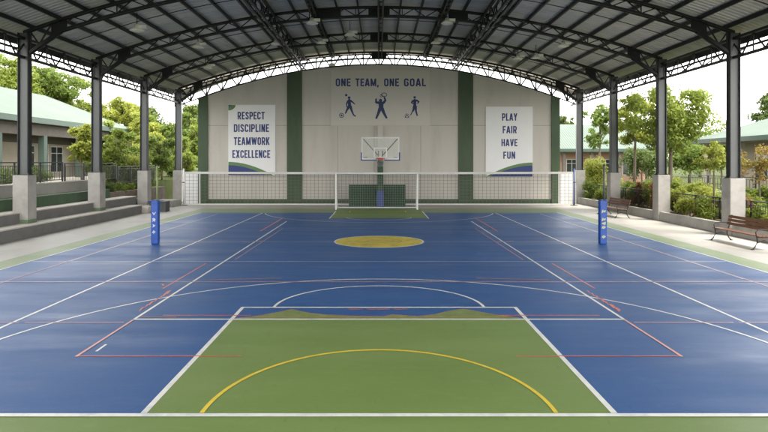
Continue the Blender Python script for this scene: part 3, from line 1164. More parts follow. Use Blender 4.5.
for s, lab in ((-1, 'low pale side wall between the mural wall and the farthest left column'), (1, 'low pale side wall between the mural wall and the farthest right column')):
    t = thing('side_wall', lab, 'wall', (s * 13.62, 42.0, 0), 0, 'low walls beside the mural wall')
    MB().box(-0.55, 0.55, -0.08, 0.08, 0, 2.2).build('wall', banner_white, t, bevel=0.01)
    MB().box(-0.57, 0.57, -0.1, 0.1, 2.201, 2.27).build('coping', tread, t, bevel=0.01)

# ------------------------------------------------------------------ nets, goal, hoop
NY = 40.0


def netmesh(m, x0, x1, z0, z1, y, px_, pz_, th, axis='x'):
    n = max(1, round(abs(x1 - x0) / px_))
    for i in range(n + 1):
        u = x0 + (x1 - x0) * i / n
        if axis == 'x':
            m.box(u - th / 2, u + th / 2, y - th / 2, y + th / 2, z0, z1)
        else:
            m.box(y - th / 2, y + th / 2, u - th / 2, u + th / 2, z0, z1)
    n = max(1, round((z1 - z0) / pz_))
    for i in range(n + 1):
        z = z0 + (z1 - z0) * i / n
        if axis == 'x':
            m.box(x0, x1, y - th / 2 + 0.002, y + th / 2 + 0.002, z - th / 2, z + th / 2)
        else:
            m.box(y - th / 2 + 0.002, y + th / 2 + 0.002, min(x0, x1), max(x0, x1), z - th / 2, z + th / 2)


t = thing('barrier_net', 'long net with white tapes stretched across the hall before the end wall', 'net', (0, NY, 0))
m = MB()
netmesh(m, -13.35, 13.35, 0.12, 2.2, 0, 0.27, 0.23, 0.016)
m.build('netting', net_cord, t)
m = MB()
seg = 40
for i in range(seg):
    a, b = -13.38 + 26.76 * i / seg, -13.38 + 26.76 * (i + 1) / seg
    za_ = 2.26 - 0.03 * math.sin(PI * i / seg)
    zb_ = 2.26 - 0.03 * math.sin(PI * (i + 1) / seg)
    m.bar((a, 0, za_), (b, 0, zb_), 0.03, 0.15)
m.build('top_tape', net_tape, t)
m = MB()
m.box(-13.38, 13.38, -0.02, 0.02, 0.045, 0.13)
m.build('bottom_tape', net_tape, t)
for x in (-12.36, 12.4):
    m = MB()
    m.box(x - 0.035, x + 0.035, -0.025, 0.025, 0.1, 2.35)
    m.build('side_tape', net_tape, t)
for s, mt, lab in ((-1, wpaint, 'white net post beside the farthest left column'), (1, dark_blue, 'dark blue net post beside the farthest right column')):
    o = thing('net_post', lab, 'post', (s * 13.45, NY, 0), 0, 'posts of the long net')
    MB().tube([(0, 0, 0.03), (0, 0, 2.55)], 0.055, 12).build('pole', mt, o, smooth=True)
    MB().box(-0.2, 0.2, -0.2, 0.2, 0, 0.03).build('base_plate', steel, o)
    MB().tube([(-0.09, -0.07, 1.6), (0.09, -0.07, 1.6)], 0.03, 8).build('winch', steel, o)

GY = 36.5
t = thing('soccer_goal', 'white framed small soccer goal with net, standing in front of the hoop', 'goal', (-0.15, GY, 0))
gw, gh, gd = 2.56, 2.28, 1.15
m = MB()
for s in (-1, 1):
    m.tube([(s * gw, 0, 0), (s * gw, 0, gh)], 0.055, 12)
m.tube([(-gw, 0, gh), (gw, 0, gh)], 0.055, 12)
m.build('goal_frame', wpaint, t)
m = MB()
m.tube([(-gw, 0, gh - 0.01), (-gw, 0.55, gh - 0.05), (-gw, gd, 0.05)], 0.025, 8)
m.tube([(gw, 0, gh - 0.01), (gw, 0.55, gh - 0.05), (gw, gd, 0.05)], 0.025, 8)
m.tube([(-gw, gd, 0.05), (gw, gd, 0.05)], 0.03, 8)
m.tube([(-gw, 0.55, gh - 0.05), (gw, 0.55, gh - 0.05)], 0.025, 8)
m.tube([(-gw, 0, 0.03), (-gw, gd, 0.03)], 0.03, 8)
m.tube([(gw, 0, 0.03), (gw, gd, 0.03)], 0.03, 8)
m.build('rear_stays', wpaint, t)
m = MB()
nn = 34
for i in range(nn + 1):
    x = -gw + 2 * gw * i / nn
    sag = 0.03 * math.sin(i * 2.1)
    m.tube([(x, 0.02, gh - 0.03), (x, 0.55, gh - 0.08), (x, gd + sag, 0.05)], 0.006, 4, cap=False)
for i in range(15):
    u = i / 14
    z = (gh - 0.08) * (1 - u) + 0.05 * u
    yy = 0.55 * (1 - u) + gd * u
    m.tube([(-gw, yy, z), (gw, yy, z)], 0.006, 4, cap=False)
for s in (-1, 1):
    for i in range(6):
        y0 = 0.1 + i * 0.17
        zt = gh - 0.05 if y0 < 0.55 else gh - 0.05 - (y0 - 0.55) / (gd - 0.55) * (gh - 0.1)
        m.tube([(s * gw, y0, 0.03), (s * gw, y0, max(0.06, zt))], 0.006, 4, cap=False)
    for i in range(12):
        z = 0.15 + i * 0.17
        ym = 0.55 + (gh - 0.05 - z) / (gh - 0.1) * (gd - 0.55)
        m.tube([(s * gw, 0.02, z), (s * gw, ym, z)], 0.006, 4, cap=False)
m.build('netting', net_white, t)

t = thing('green_crash_panel', 'low dark green padded panel standing behind the goal', 'panel', (-0.12, 38.9, 0))
m = MB()
NX, NZ = 64, 26
m.v = [(-1.9 + 3.8 * i / NX, 0.02 * math.sin(i * 1.9 + j * 0.8) * math.cos(j * 1.7), 0.02 + 1.46 * j / NZ) for j in range(NZ + 1) for i in range(NX + 1)]
m.f = [(j * (NX + 1) + i, j * (NX + 1) + i + 1, (j + 1) * (NX + 1) + i + 1, (j + 1) * (NX + 1) + i) for j in range(NZ) for i in range(NX)]
m.build('cover', tarp_green, t, smooth=True)
m = MB()
m.box(-1.9, 1.9, 0.04, 0.2, 0.0, 1.475)
m.build('core', tarp_green, t)

t = thing('basketball_hoop', 'basketball hoop with clear backboard on a padded post before the wall', 'basketball hoop', (0.09, 38.2, 0))
MB().box(-0.2, 0.2, 3.25, 3.6, 0.0, 5.6).build('mast', wpaint, t, bevel=0.01)
t.children[0]['label'] = 'tall pale mast behind the backboard'
t.children[0].data.materials[0] = wall_paint
MB().box(-0.24, 0.24, 0.0, 0.42, 0.0, 1.12).build('post_padding', dark_blue, t, bevel=0.03)
MB().box(-0.19, 0.19, 0.04, 0.38, 1.12, 3.0).build('post', dgreen, t, bevel=0.01)
m = MB()
m.bar((0, 0.2, 2.9), (0, -0.95, 3.25), 0.14, 0.14)
m.bar((-0.12, 0.38, 2.9), (-0.12, -0.95, 3.7), 0.06, 0.06)
m.bar((0.12, 0.38, 2.9), (0.12, -0.95, 3.7), 0.06, 0.06)
m.build('extension_arm', steel, t)
bx0, bx1, bz0, bz1 = -1.22, 1.22, 3.16, 4.60
by = -1.05
m = MB()
m.box(bx0, bx0 + 0.07, by - 0.03, by + 0.03, bz0, bz1)
m.box(bx1 - 0.07, bx1, by - 0.03, by + 0.03, bz0, bz1)
m.box(bx0 + 0.07, bx1 - 0.07, by - 0.03, by + 0.03, bz1 - 0.07, bz1)
m.box(bx0 + 0.07, bx1 - 0.07, by - 0.03, by + 0.03, bz0, bz0 + 0.07)
bb = m.build('backboard', wpaint, t)
acr = bpy.data.materials.new('acrylic')
acr.use_nodes = True
ap = acr.node_tree.nodes['Principled BSDF']
ap.inputs['Base Color'].default_value = (0.75, 0.82, 0.76, 1)
ap.inputs['Roughness'].default_value = 0.06
ap.inputs['Alpha'].default_value = 0.09
MB().box(bx0 + 0.07, bx1 - 0.07, by - 0.006, by + 0.006, bz0 + 0.07, bz1 - 0.07).build('glass', acr, bb)
m = MB()
for a, b, c, d in ((-0.42, -0.36, 3.28, 3.92), (0.36, 0.42, 3.28, 3.92), (-0.36, 0.36, 3.86, 3.92), (-0.36, 0.36, 3.28, 3.33)):
    m.box(a, b, by - 0.012, by - 0.008, c, d)
m.build('target_square', wpaint, bb)
for s in (-1, 1):
    m = MB()
    m.prism_xz([(s * 0.25, 3.08), (s * 1.26, 3.08), (s * 1.26, 3.62), (s * 1.18, 3.62), (s * 1.18, 3.155), (s * 0.25, 3.155)][::s], by - 0.05, by + 0.05)
    m.build('edge_padding', dark_blue, bb)
m = MB()
for s in (-1, 1):
    m.bar((s * 1.1, by + 0.05, 4.48), (s * 0.12, by + 0.25, 3.4), 0.055, 0.055)
m.build('board_brace', steel, t)
m = MB()
rnd = random.Random(3)
for s in (-1, 1):
    for i in range(5):
        x = s * 0.95 - 0.12 + i * 0.05
        m.box(x, x + 0.035, by - 0.014, by - 0.009, 3.27, 3.27 + 0.05 + 0.02 * rnd.random())
m.build('maker_mark', bgreen, bb)
m = MB()
RR = 0.27
cy = by - 0.06 - RR
m.tube([(RR * math.cos(2 * PI * i / 28), cy + RR * math.sin(2 * PI * i / 28), 3.24) for i in range(29)], 0.028, 8)
m.box(-0.16, 0.16, by - 0.08, by - 0.035, 3.10, 3.28)
m.box(-0.1, 0.1, by - 0.2, by - 0.08, 3.20, 3.23)
rim = m.build('rim', orange, t)
m = MB()
for i in range(14):
    a = 2 * PI * i / 14
    for s in (-1, 1):
        pts = []
        for j in range(6):
            u = j / 5
            rad = RR * (1 - 0.42 * u ** 0.7)
            aa = a + s * u * 0.9
            pts.append((rad * math.cos(aa), cy + rad * math.sin(aa), 3.22 - 0.52 * u))
        m.tube(pts, 0.008, 4, cap=False)
m.build('hoop_net', net_white, rim)


# ------------------------------------------------------------------ padded volleyball posts
def marks_left(m):
    # worn printed characters down the pad, one above the other
    for z, kind in ((1.24, 0), (0.97, 1), (0.74, 2), (0.50, 3)):
        if kind == 0:
            m.add([(-0.07, 0, z + .05), (-0.03, 0, z + .05), (0.03, 0, z - .06), (0.0, 0, z - .07)], [(0, 3, 2, 1)])
            m.add([(0.05, -0.001, z + .06), (0.09, -0.001, z + .06), (0.02, -0.001, z - .05), (-0.01, -0.001, z - .04)], [(0, 3, 2, 1)])
        elif kind == 1:
            m.add([(-0.06, 0, z + .08), (0.03, 0, z + .09), (0.08, 0, z + .02), (0.04, 0, z - .01), (0.06, 0, z - .07), (-0.01, 0, z - .03), (-0.07, 0, z - .08), (-0.04, 0, z)], [tuple(range(8))])
        elif kind == 2:
            m.add([(-0.05, 0, z + .08), (0.01, 0, z + .05), (0.07, 0, z + .02), (0.01, 0, z - .03), (-0.06, 0, z - .07), (-0.03, 0, z)], [tuple(range(6))])
        else:
            m.add([(-0.01, 0, z + .07), (0.03, 0, z + .03), (0.08, 0, z), (0.03, 0, z - .03), (-0.0, 0, z - .09), (-0.03, 0, z - .04), (-0.08, 0, z - .05), (-0.04, 0, z + .02)], [tuple(range(8))])


def marks_right(m):
    for z in (1.33, 1.0, 0.84, 0.68, 0.30):
        for q in range(3):
            dx = (-0.05, 0.0, 0.05)[q]
            h = (0.05, 0.07, 0.04)[(q + int(z * 10)) % 3]
            y = -0.001 * q
            m.add([(dx - .03, y, z - h), (dx + .02, y, z - h + .02), (dx + .035, y, z + h), (dx - .01, y, z + h - .01)], [(0, 1, 2, 3)])


for s, mk, mt in ((-1, marks_left, mark_white), (1, marks_right, mark_yellow)):
    t = thing('volleyball_post', ('left' if s < 0 else 'right') + ' blue padded volleyball post, ' + ('white marks down its pad, near the steps' if s < 0 else 'pale yellow marks down its pad, near the benches'),
              'post', (s * 8.17, 21.2, 0.012), R(-9) * s * 0, 'padded volleyball posts')
    m = MB()
    m.box(-0.125, 0.125, -0.125, 0.125, 0.0, 1.60)
    p = m.build('post_padding', pad_blue, t, bevel=0.03)
    m = MB()
    for z in (0.18, 1.10, 1.46):
        m.box(-0.128, 0.128, -0.128, 0.128, z, z + 0.025)
    m.build('pad_strap', dark_blue, p)
    m = MB()
    mk(m)
    o = m.build('printed_mark', mt, p)
    o.location = (-0.01, -0.134, 0)
    o.scale = (0.9, 1, 0.9)
    MB().tube([(0.06, 0.0, 1.58), (0.06, 0.0, 2.86)], 0.035, 12).build('pole', pole_green if s < 0 else steel_mid, t, smooth=True)
    m = MB()
    m.tube([(0.06, 0, 2.86), (0.06, 0, 2.90)], 0.045, 12)
    m.build('pole_cap', steel, t)

# ------------------------------------------------------------------ stepped seating on the left
t = thing('stepped_seating', 'three-tier grey concrete stepped seating with a green top tier on the left', 'bleachers', (0, 0, 0))
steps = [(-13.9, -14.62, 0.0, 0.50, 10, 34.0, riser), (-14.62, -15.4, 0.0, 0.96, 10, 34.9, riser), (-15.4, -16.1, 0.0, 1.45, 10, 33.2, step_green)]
for x0, x1, z0, z1, y0, y1, mt in steps:
    m = MB()
    m.box(x1 + 0.001, x0, y0, y1, z0, z1 - 0.06)
    m.build('tier', mt, t, bevel=0.01)
    m = MB()
    m.box(x1 + 0.001, x0 + 0.025, y0, y1 + 0.01, z1 - 0.06 + 0.001, z1)
    m.build('tread', tread if mt is riser else step_green, t, bevel=0.012)
t = thing('low_end_block', 'short low pale concrete block at the far end of the steps', 'block', (-14.15, 34.9, 0))
MB().box(-0.2, 0.6, -0.85, 0.7, 0, 0.36).build('block', tread, t, bevel=0.03)
t = thing('low_corner_block', 'low grey concrete block by the farthest left column', 'block', (-14.55, 39.4, 0))
MB().box(-0.6, 0.75, -1.1, 1.1, 0, 0.42).build('block', pedestal, t, bevel=0.03)
t = thing('retaining_wall', 'pale retaining wall behind the top step under the left railing', 'wall', (-16.35, 10, 0))
MB().box(-0.22, 0.24, 0, 23.2, 0, 1.94).build('wall', plant_wall, t, bevel=0.012)
MB().box(-0.25, 0.27, 0, 23.2, 1.941, 2.0).build('coping', tread, t, bevel=0.01)
t = thing('stone_planter', 'rough brown stone planter wall beyond the steps at the left rear', 'wall', (-15.6, 33.3, 0))
MB().box(-0.55, 0.15, 0.0, 8.6, 0, 1.25).build('wall', stone, t, bevel=0.04)
MB().box(0.16, 0.6, 1.7, 5.0, 0, 0.75).build('ledge', stone, t, bevel=0.04)

t = thing('storage_bin', 'dark storage bin with a blue lid beside the third left pedestal', 'bin', (-13.35, 35.3, 0))
MB().box(-0.5, 0.5, -0.35, 0.35, 0, 0.58).build('bin_body', binm, t, bevel=0.03)
MB().box(-0.56, 0.1, -0.39, 0.39, 0.585, 0.66).build('lid', blue_lid, t, bevel=0.02)
MB().box(0.11, 0.54, -0.39, 0.39, 0.585, 0.63).build('tray', binm, t, bevel=0.02)


# ------------------------------------------------------------------ railings
def railing(x, y0, y1, z0, z1, lab, grp, mt=iron, step=0.15, posts=2.0):
    t = thing('railing', lab, 'railing', (x, y0, 0), 0, grp)
    Ln = y1 - y0
    MB().box(-0.03, 0.03, 0, Ln, z1 - 0.05, z1).build('top_rail', mt, t, bevel=0.008)
    MB().box(-0.02, 0.02, 0, Ln, z0 + 0.08, z0 + 0.11).build('bottom_rail', mt, t)
    MB().box(-0.02, 0.02, 0, Ln, z1 - 0.19, z1 - 0.165).build('middle_rail', mt, t)
    n = max(1, round(Ln / posts))
    me = None
    for i in range(n + 1):
        if me is None:
            o = MB().box(-0.03, 0.03, -0.03, 0.03, z0, z1 - 0.051).build('post', mt, t)
            me = o.data
        else:
            o = bpy.data.objects.new('post', me)
            COL.objects.link(o)
            o.parent = t
        o.location = (0, min(max(Ln * i / n, 0.031), Ln - 0.031), 0)
    me = None
    nb = int(Ln / step)
    for i in range(1, nb):
        y = Ln * i / nb
        if me is None:
            o = MB().box(-0.009, 0.009, -0.009, 0.009, z0 + 0.11, z1 - 0.19).build('baluster', mt, t)
            me = o.data
        else:
            o = bpy.data.objects.new('baluster', me)
            COL.objects.link(o)
            o.parent = t
        o.location = (0, y, 0)
    return t


railing(-16.3, 17.9, 23.8, 2.0, 3.0, 'black railing on the wall above the steps, left of the nearest left column', 'black railings behind the steps')
railing(-16.3, 23.95, 29.9, 2.0, 3.0, 'black railing on the wall above the steps, between the first and second left columns', 'black railings behind the steps')
railing(-16.3, 30.05, 36.0, 1.9, 2.95, 'black railing over the end of the steps, between the second and third left columns', 'black railings behind the steps')
railing(-16.3, 36.15, 42.1, 1.6, 2.75, 'black railing above the stone planter, before the farthest left column', 'black railings behind the steps')
railing(15.25, 17.9, 23.8, 0.45, 1.42, 'black railing behind the near bench', 'black railings along the planter')
railing(15.25, 24.0, 29.9, 0.45, 1.42, 'black railing behind the flower bed between the two benches', 'black railings along the planter')
railing(15.25, 30.1, 36.0, 0.45, 1.42, 'black railing behind the far bench', 'black railings along the planter')
railing(15.25, 36.2, 42.1, 0.45, 1.42, 'black railing by the farthest right column and the end wall', 'black railings along the planter')
for (a, b, lab) in ((17.9, 23.55, 'low concrete planter kerb behind the near bench'), (24.25, 29.65, 'low concrete planter kerb between the two benches'), (30.35, 35.75, 'low concrete planter kerb behind the far bench'),
                    (36.45, 41.9, 'low concrete planter kerb before the farthest right column')):
    o = MB().box(-0.11, 0.11, 0, b - a, 0, 0.46).build('planter_kerb', pedestal, None, bevel=0.012)
    o.location = (14.45, a, 0)
    tag(o, lab, 'kerb', 'planter kerbs along the right side')
o = MB().box(14.565, 16.3, 10, 42.5, -0.04, 0.34).build('planter_soil', soil)
struct(o, 'soil in the planting strip')


# ------------------------------------------------------------------ benches
def bench(lab):
    t = thing('park_bench', lab, 'bench', (0, 0, 0), 0, 'wooden park benches')
    # local: length along x (0..L), front towards -y, back at +y
    Lb = 2.75
    for nm, sl in (('seat', [(0.02, 0.13), (0.15, 0.26), (0.28, 0.39), (0.41, 0.52)]),):
        m = MB()
        for a, b in sl:
            m.box(0, Lb, a, b, 0.455 - (a - 0.02) * 0.06, 0.492 - (a - 0.02) * 0.06)
        m.build(nm, wood, t, bevel=0.008)
    m = MB()
    for z in (0.60, 0.73, 0.86):
        y = 0.53 + (z - 0.5) * 0.28
        m.add([(x, yy + dy, zz) for x in (0, Lb) for (yy, zz, dy) in ((y, z, 0), (y + 0.035, z - 0.01, 0), (y + 0.065, z + 0.095, 0), (y + 0.03, z + 0.105, 0))],
              [(0, 1, 2, 3), (7, 6, 5, 4), (0, 4, 5, 1), (1, 5, 6, 2), (2, 6, 7, 3), (3, 7, 4, 0)])
    m.build('backrest', wood, t, bevel=0.006)
    for x in (0.14, Lb - 0.14):
        m = MB()
        w_ = 0.03

        def cv(pts, r=0.022):
            m.tube([(x, p[0], p[1]) for p in pts], r, 8)
        cv([(-0.10, 0.02), (-0.02, 0.10), (0.06, 0.26), (0.04, 0.44)])
        cv([(0.66, 0.02), (0.58, 0.10), (0.50, 0.26), (0.52, 0.44)])
        cv([(0.03, 0.435), (0.28, 0.425), (0.53, 0.41)])
        cv([(0.53, 0.41), (0.60, 0.60), (0.70, 0.98)])
        cv([(0.07, 0.24), (0.28, 0.32), (0.50, 0.24)], 0.016)
        m.box(x - 0.035, x + 0.035, -0.15, -0.06, 0, 0.025)
        m.box(x - 0.035, x + 0.035, 0.62, 0.71, 0, 0.025)
        m.build('iron_leg', iron, t, smooth=False)
    for x in (0.14, Lb - 0.14):
        m = MB()
        m.tube([(x, 0.03, 0.44), (x, 0.0, 0.60), (x, 0.06, 0.68), (x, 0.35, 0.69), (x, 0.60, 0.66)], 0.018, 8)
        m.build('armrest', iron, t)
    return t


b1 = bench('brown slatted bench with black iron legs, the nearer one at the right edge')
b1.location = (12.85, 22.4, 0)
b1.rotation_euler = (0, 0, R(-90))
dup(b1, (12.75, 33.7, 0), R(-90), 'brown slatted bench with black iron legs, the farther one behind the right blue post')


# ------------------------------------------------------------------ floodlights under the roof
def lamp(px, py, D, lab, sc=1.35):
    for _ in range(20):       # hang it half a metre under the arch
        x = (px - 379) / 580 * D
        D = (za(x) - 0.62 - 3) * 580 / (162 - py)
    z = za(x) - 0.62
    t = thing('high_bay_lamp', lab, 'lamp', (x, D, z), 0, 'unlit lamps hung under the roof')
    zt = za(x) + 0.05 - z
    MB().tube([(0, 0, 0.12), (0, 0, max(0.2, zt))], 0.02, 6).build('hanger', steel, t)
    MB().tube([(0, 0, 0.16), (0, 0, 0.02), (0, 0, -0.12)], [0.09, 0.12, 0.24 * sc], 18).build('reflector', lampgrey, t, smooth=True)
    MB().tube([(0, 0, -0.121), (0, 0, -0.15)], [0.22 * sc, 0.18 * sc], 18).build('lens', lampglass, t)
    MB().box(0.10, 0.42, -0.07, 0.07, -0.02, 0.12).build('ballast', lampgrey, t, bevel=0.01)


for px, py, D, lab in ((312, 21, 33, 'white lamp left of the ridge, before the second truss from the wall'), (447, 21, 33, 'white lamp right of the ridge, the largest on that side'),
                       (350, 33, 36.6, 'small lamp just left of the ridge by the third truss'), (321, 41, 38.6, 'small lamp left of the ridge near the end wall'),
                       (436, 41, 38.6, 'small lamp right of the ridge near the end wall'), (276, 42, 35.9, 'lamp at the left deep truss, by the third arch'),
                       (198, 45, 33.0, 'lamp on the left slope above the respect banner'), (137, 28, 27.5, 'lamp on the left slope nearest the columns'),
                       (208, 66, 38.9, 'lamp on the left slope over the green wall corner'), (536, 56, 37.0, 'lamp on the right slope above the play fair banner'),
                       (518, 57, 40.4, 'lamp low on the right slope near the end wall'), (563, 44, 31.0, 'lamp on the right slope between the second and third columns')):
    lamp(px, py, D, lab)
t = thing('wall_floodlight', 'small white floodlight fixed on top of the mural wall, left of centre', 'lamp', (-3.35, 41.7, 9.86), 0)
MB().box(-0.22, 0.22, -0.12, 0.04, 0.04, 0.24).build('housing', lampgrey, t, bevel=0.01)
MB().box(-0.2, 0.2, -0.126, -0.121, 0.06, 0.22).build('lens', lampglass, t)
MB().box(-0.03, 0.03, -0.03, 0.03, -0.05, 0.04).build('bracket', steel, t)


# ------------------------------------------------------------------ buildings
def corr_slope(m, a, b, c, d, n, amp=0.03):
    """roof plane a-b along the eave, d-c along the ridge, corrugated with n ribs running up the slope"""
    a, b, c, d = (Vector(p) for p in (a, b, c, d))
    nrm = (b - a).cross(d - a).normalized()
    if nrm.z < 0:
        nrm = -nrm
    vs = []
    for i in range(n * 2 + 1):
        u = i / (n * 2)
        off = nrm * (amp if i % 2 else 0)
        vs += [a.lerp(b, u) + off, d.lerp(c, u) + off]
    m.add(vs, [(2 * i, 2 * i + 2, 2 * i + 3, 2 * i + 1) for i in range(n * 2)])


def window(parent, o, ux, w_, h_, z, nrm, name='window', bars=2):
    """window on a vertical wall: o = (x, y) of its left end, ux = unit vector along the wall, nrm = outward normal"""
    ux, nr = Vector((*ux, 0)), Vector((*nrm, 0))
    o = Vector((*o, z))

    def bx(m, u0, u1, v0, v1, d0, d1):
        vs = [o + ux * u + nr * d + Vector((0, 0, v)) for v in (v0, v1) for d in (d0, d1) for u in (u0, u1)]
        m.add(vs, [(0, 2, 3, 1), (4, 5, 7, 6), (0, 1, 5, 4), (1, 3, 7, 5), (3, 2, 6, 7), (2, 0, 4, 6)])
    m = MB()
    bx(m, 0.05, w_ - 0.05, 0.05, h_ - 0.05, 0.004, 0.02)
    fr_ = m.build(name, glassm, parent)
    m = MB()
    bx(m, 0, 0.06, 0, h_, 0.003, 0.06)
    bx(m, w_ - 0.06, w_, 0, h_, 0.003, 0.06)
    bx(m, 0.061, w_ - 0.061, h_ - 0.06, h_, 0.003, 0.06)
    bx(m, 0.061, w_ - 0.061, 0, 0.06, 0.003, 0.06)
    for k in range(1, bars):
        u = w_ * k / bars
        bx(m, u - 0.025, u + 0.025, 0.061, h_ - 0.061, 0.022, 0.055)
    bx(m, 0.061, w_ - 0.061, h_ * 0.72, h_ * 0.72 + 0.05, 0.0215, 0.05)
    m.build('window_frame', framew, fr_)


# left building: eave runs parallel to the court
t = thing('left_building', 'pale green roofed school building with a veranda behind the steps on the left', 'building', (0, 0, 0))
ex, ez, rx, rz_, yn, yf = -22.0, 5.85, -28.0, 8.55, 14.0, 52.3
hy = 48.6
m = MB()
corr_slope(m, (ex, yn, ez), (ex, hy, ez), (rx, hy, rz_), (rx, yn, rz_), 130)
corr_slope(m, (ex, hy, ez), (ex, yf, ez), (rx + 0.01, hy + 0.01, rz_), (rx, hy, rz_), 14)
corr_slope(m, (ex, yf, ez), (-34, yf, ez), (rx - 0.01, hy, rz_), (rx, hy, rz_), 40)
corr_slope(m, (-34, yf, ez), (-34, yn, ez), (rx, yn, rz_), (rx, hy, rz_), 130)
m.build('roof', roofgreen, t)
m = MB()
m.box(ex - 0.03, ex + 0.05, yn, yf + 0.05, ez - 0.34, ez + 0.02)
m.box(-34, ex - 0.03, yf - 0.03, yf + 0.05, ez - 0.34, ez + 0.02)
m.build('fascia', fascia, t)
m = MB()
m.box(-33.9, ex - 0.04, yn, yf - 0.04, ez - 0.36, ez - 0.30)
m.build('soffit', soffit, t)
m = MB()
m.box(-33, -24.9, yn, 50.5, 1.6, ez - 0.37)
m.build('wall', bwall, t)
m = MB()
m.box(-24.895, -24.8, yn, 50.5, 4.35, ez - 0.37)
m.build('shade_band', soffit, t)  # dark strip added on the wall to paint the shade under the veranda eave
m = MB()
m.box(-24.85, -22.2, yn, 51, 1.6, 1.85)
m.build('veranda_floor', plant_wall, t)
m = MB()
m.box(-22.75, -22.45, yn, 51.2, 4.75, ez - 0.37)
m.build('veranda_beam', soffit, t)
y = 20.2
while y < 51:
    MB().box(-22.8, -22.4, y - 0.2, y + 0.2, 1.85, 4.75).build('veranda_column', bcol, t, bevel=0.01)
    y += 4.7
y = 18
k = 0
while y < 49:
    window(t, (-24.9, y + 1.7), (0, -1), 1.7, 2.0, 2.2, (1, 0), bars=2)
    if k % 2 == 0:
        window(t, (-24.9, y + 3.4), (0, -1), 0.95, 2.6, 1.86, (1, 0), name='door', bars=1)
    y += 3.7
    k += 1

# right building: eave parallel to the court too
t = thing('right_building', 'cream single-storey building with green hipped roof at the far right', 'building', (0, 0, 0))
ex, ez, rx, rz_, yn, yf, hy = 23.0, 4.6, 28.5, 6.5, 14.0, 42.6, 39.5
m = MB()
corr_slope(m, (ex, yn, ez), (ex, hy, ez), (rx, hy, rz_), (rx, yn, rz_), 110)
corr_slope(m, (ex, hy, ez), (ex, yf, ez), (rx + 0.01, hy + 0.01, rz_), (rx, hy, rz_), 12)
corr_slope(m, (ex, yf, ez), (34, yf, ez), (rx + 0.01, hy, rz_), (rx, hy, rz_), 40)
corr_slope(m, (34, yf, ez), (34, yn, ez), (rx, yn, rz_), (rx, hy, rz_), 110)
m.build('roof', roofgreen, t)
m = MB()
m.box(ex - 0.05, ex + 0.03, yn, yf + 0.05, ez - 0.28, ez + 0.02)
m.box(ex + 0.03, 34, yf - 0.03, yf + 0.05, ez - 0.28, ez + 0.02)
m.build('fascia', fascia, t)
MB().box(ex + 0.04, 33.9, yn, yf - 0.04, ez - 0.30, ez - 0.24).build('soffit', bwall, t)
MB().box(25.3, 33, yn, 41.4, 0.5, ez - 0.31).build('wall', bwall, t)
MB().box(23.3, 25.29, yn, 41.9, 0.5, 0.95).build('veranda_floor', plant_wall, t)
y = 18.4
while y < 42:
    MB().box(23.5, 23.82, y - 0.16, y + 0.16, 0.95, ez - 0.31).build('veranda_column', bwall, t, bevel=0.01)
    y += 3.9
for a, b in ((15.0, 22.1), (22.5, 26.0), (30.4, 33.8), (34.3, 37.7)):
    MB().box(23.6, 23.75, a, b, 0.95, 1.85).build('parapet', bwall, t)
for i, y in enumerate((19, 22.6, 26.2, 29.8, 33.4, 37.0)):
    window(t, (25.3, y), (0, 1), 2.0, 2.0, 1.55, (-1, 0), bars=3)
railing(22.4, 14.5, 42.0, 1.15, 2.1, 'thin black railing in front of the cream building at the far right', 'black railings by the far right building', step=0.3, posts=2.5)

# far right building behind, eave facing the court
t = thing('far_building', 'long building with pale green roof seen between the last right columns', 'building', (0, 0, 0))
m = MB()
ry0, ry1 = 60.0, 66.5
corr_slope(m, (15.5, ry0, 4.35), (29.5, ry0, 4.35), (29.5, ry1, 7.3), (15.5, ry1, 7.3), 56)
corr_slope(m, (15.5, 73, 4.35), (29.5, 73, 4.35), (29.5, ry1, 7.3), (15.5, ry1, 7.3), 56)
m.build('roof', roofgreen, t)
MB().box(15.5, 29.5, ry0 - 0.08, ry0, 4.05, 4.37).build('fascia', fascia, t)
MB().box(16.0, 29.0, 62.0, 71.5, 0.5, 4.3).build('wall', bwall_pink, t)
for x in (16.4, 19.3, 22.2, 25.1, 28.0):
    MB().box(x - 0.15, x + 0.15, 60.4, 60.7, 0.5, 4.3).build('veranda_column', soffit, t)
for x in (17, 20, 23, 26):
    window(t, (x, 62.0), (1, 0), 1.8, 1.7, 1.6, (0, -1), bars=3)


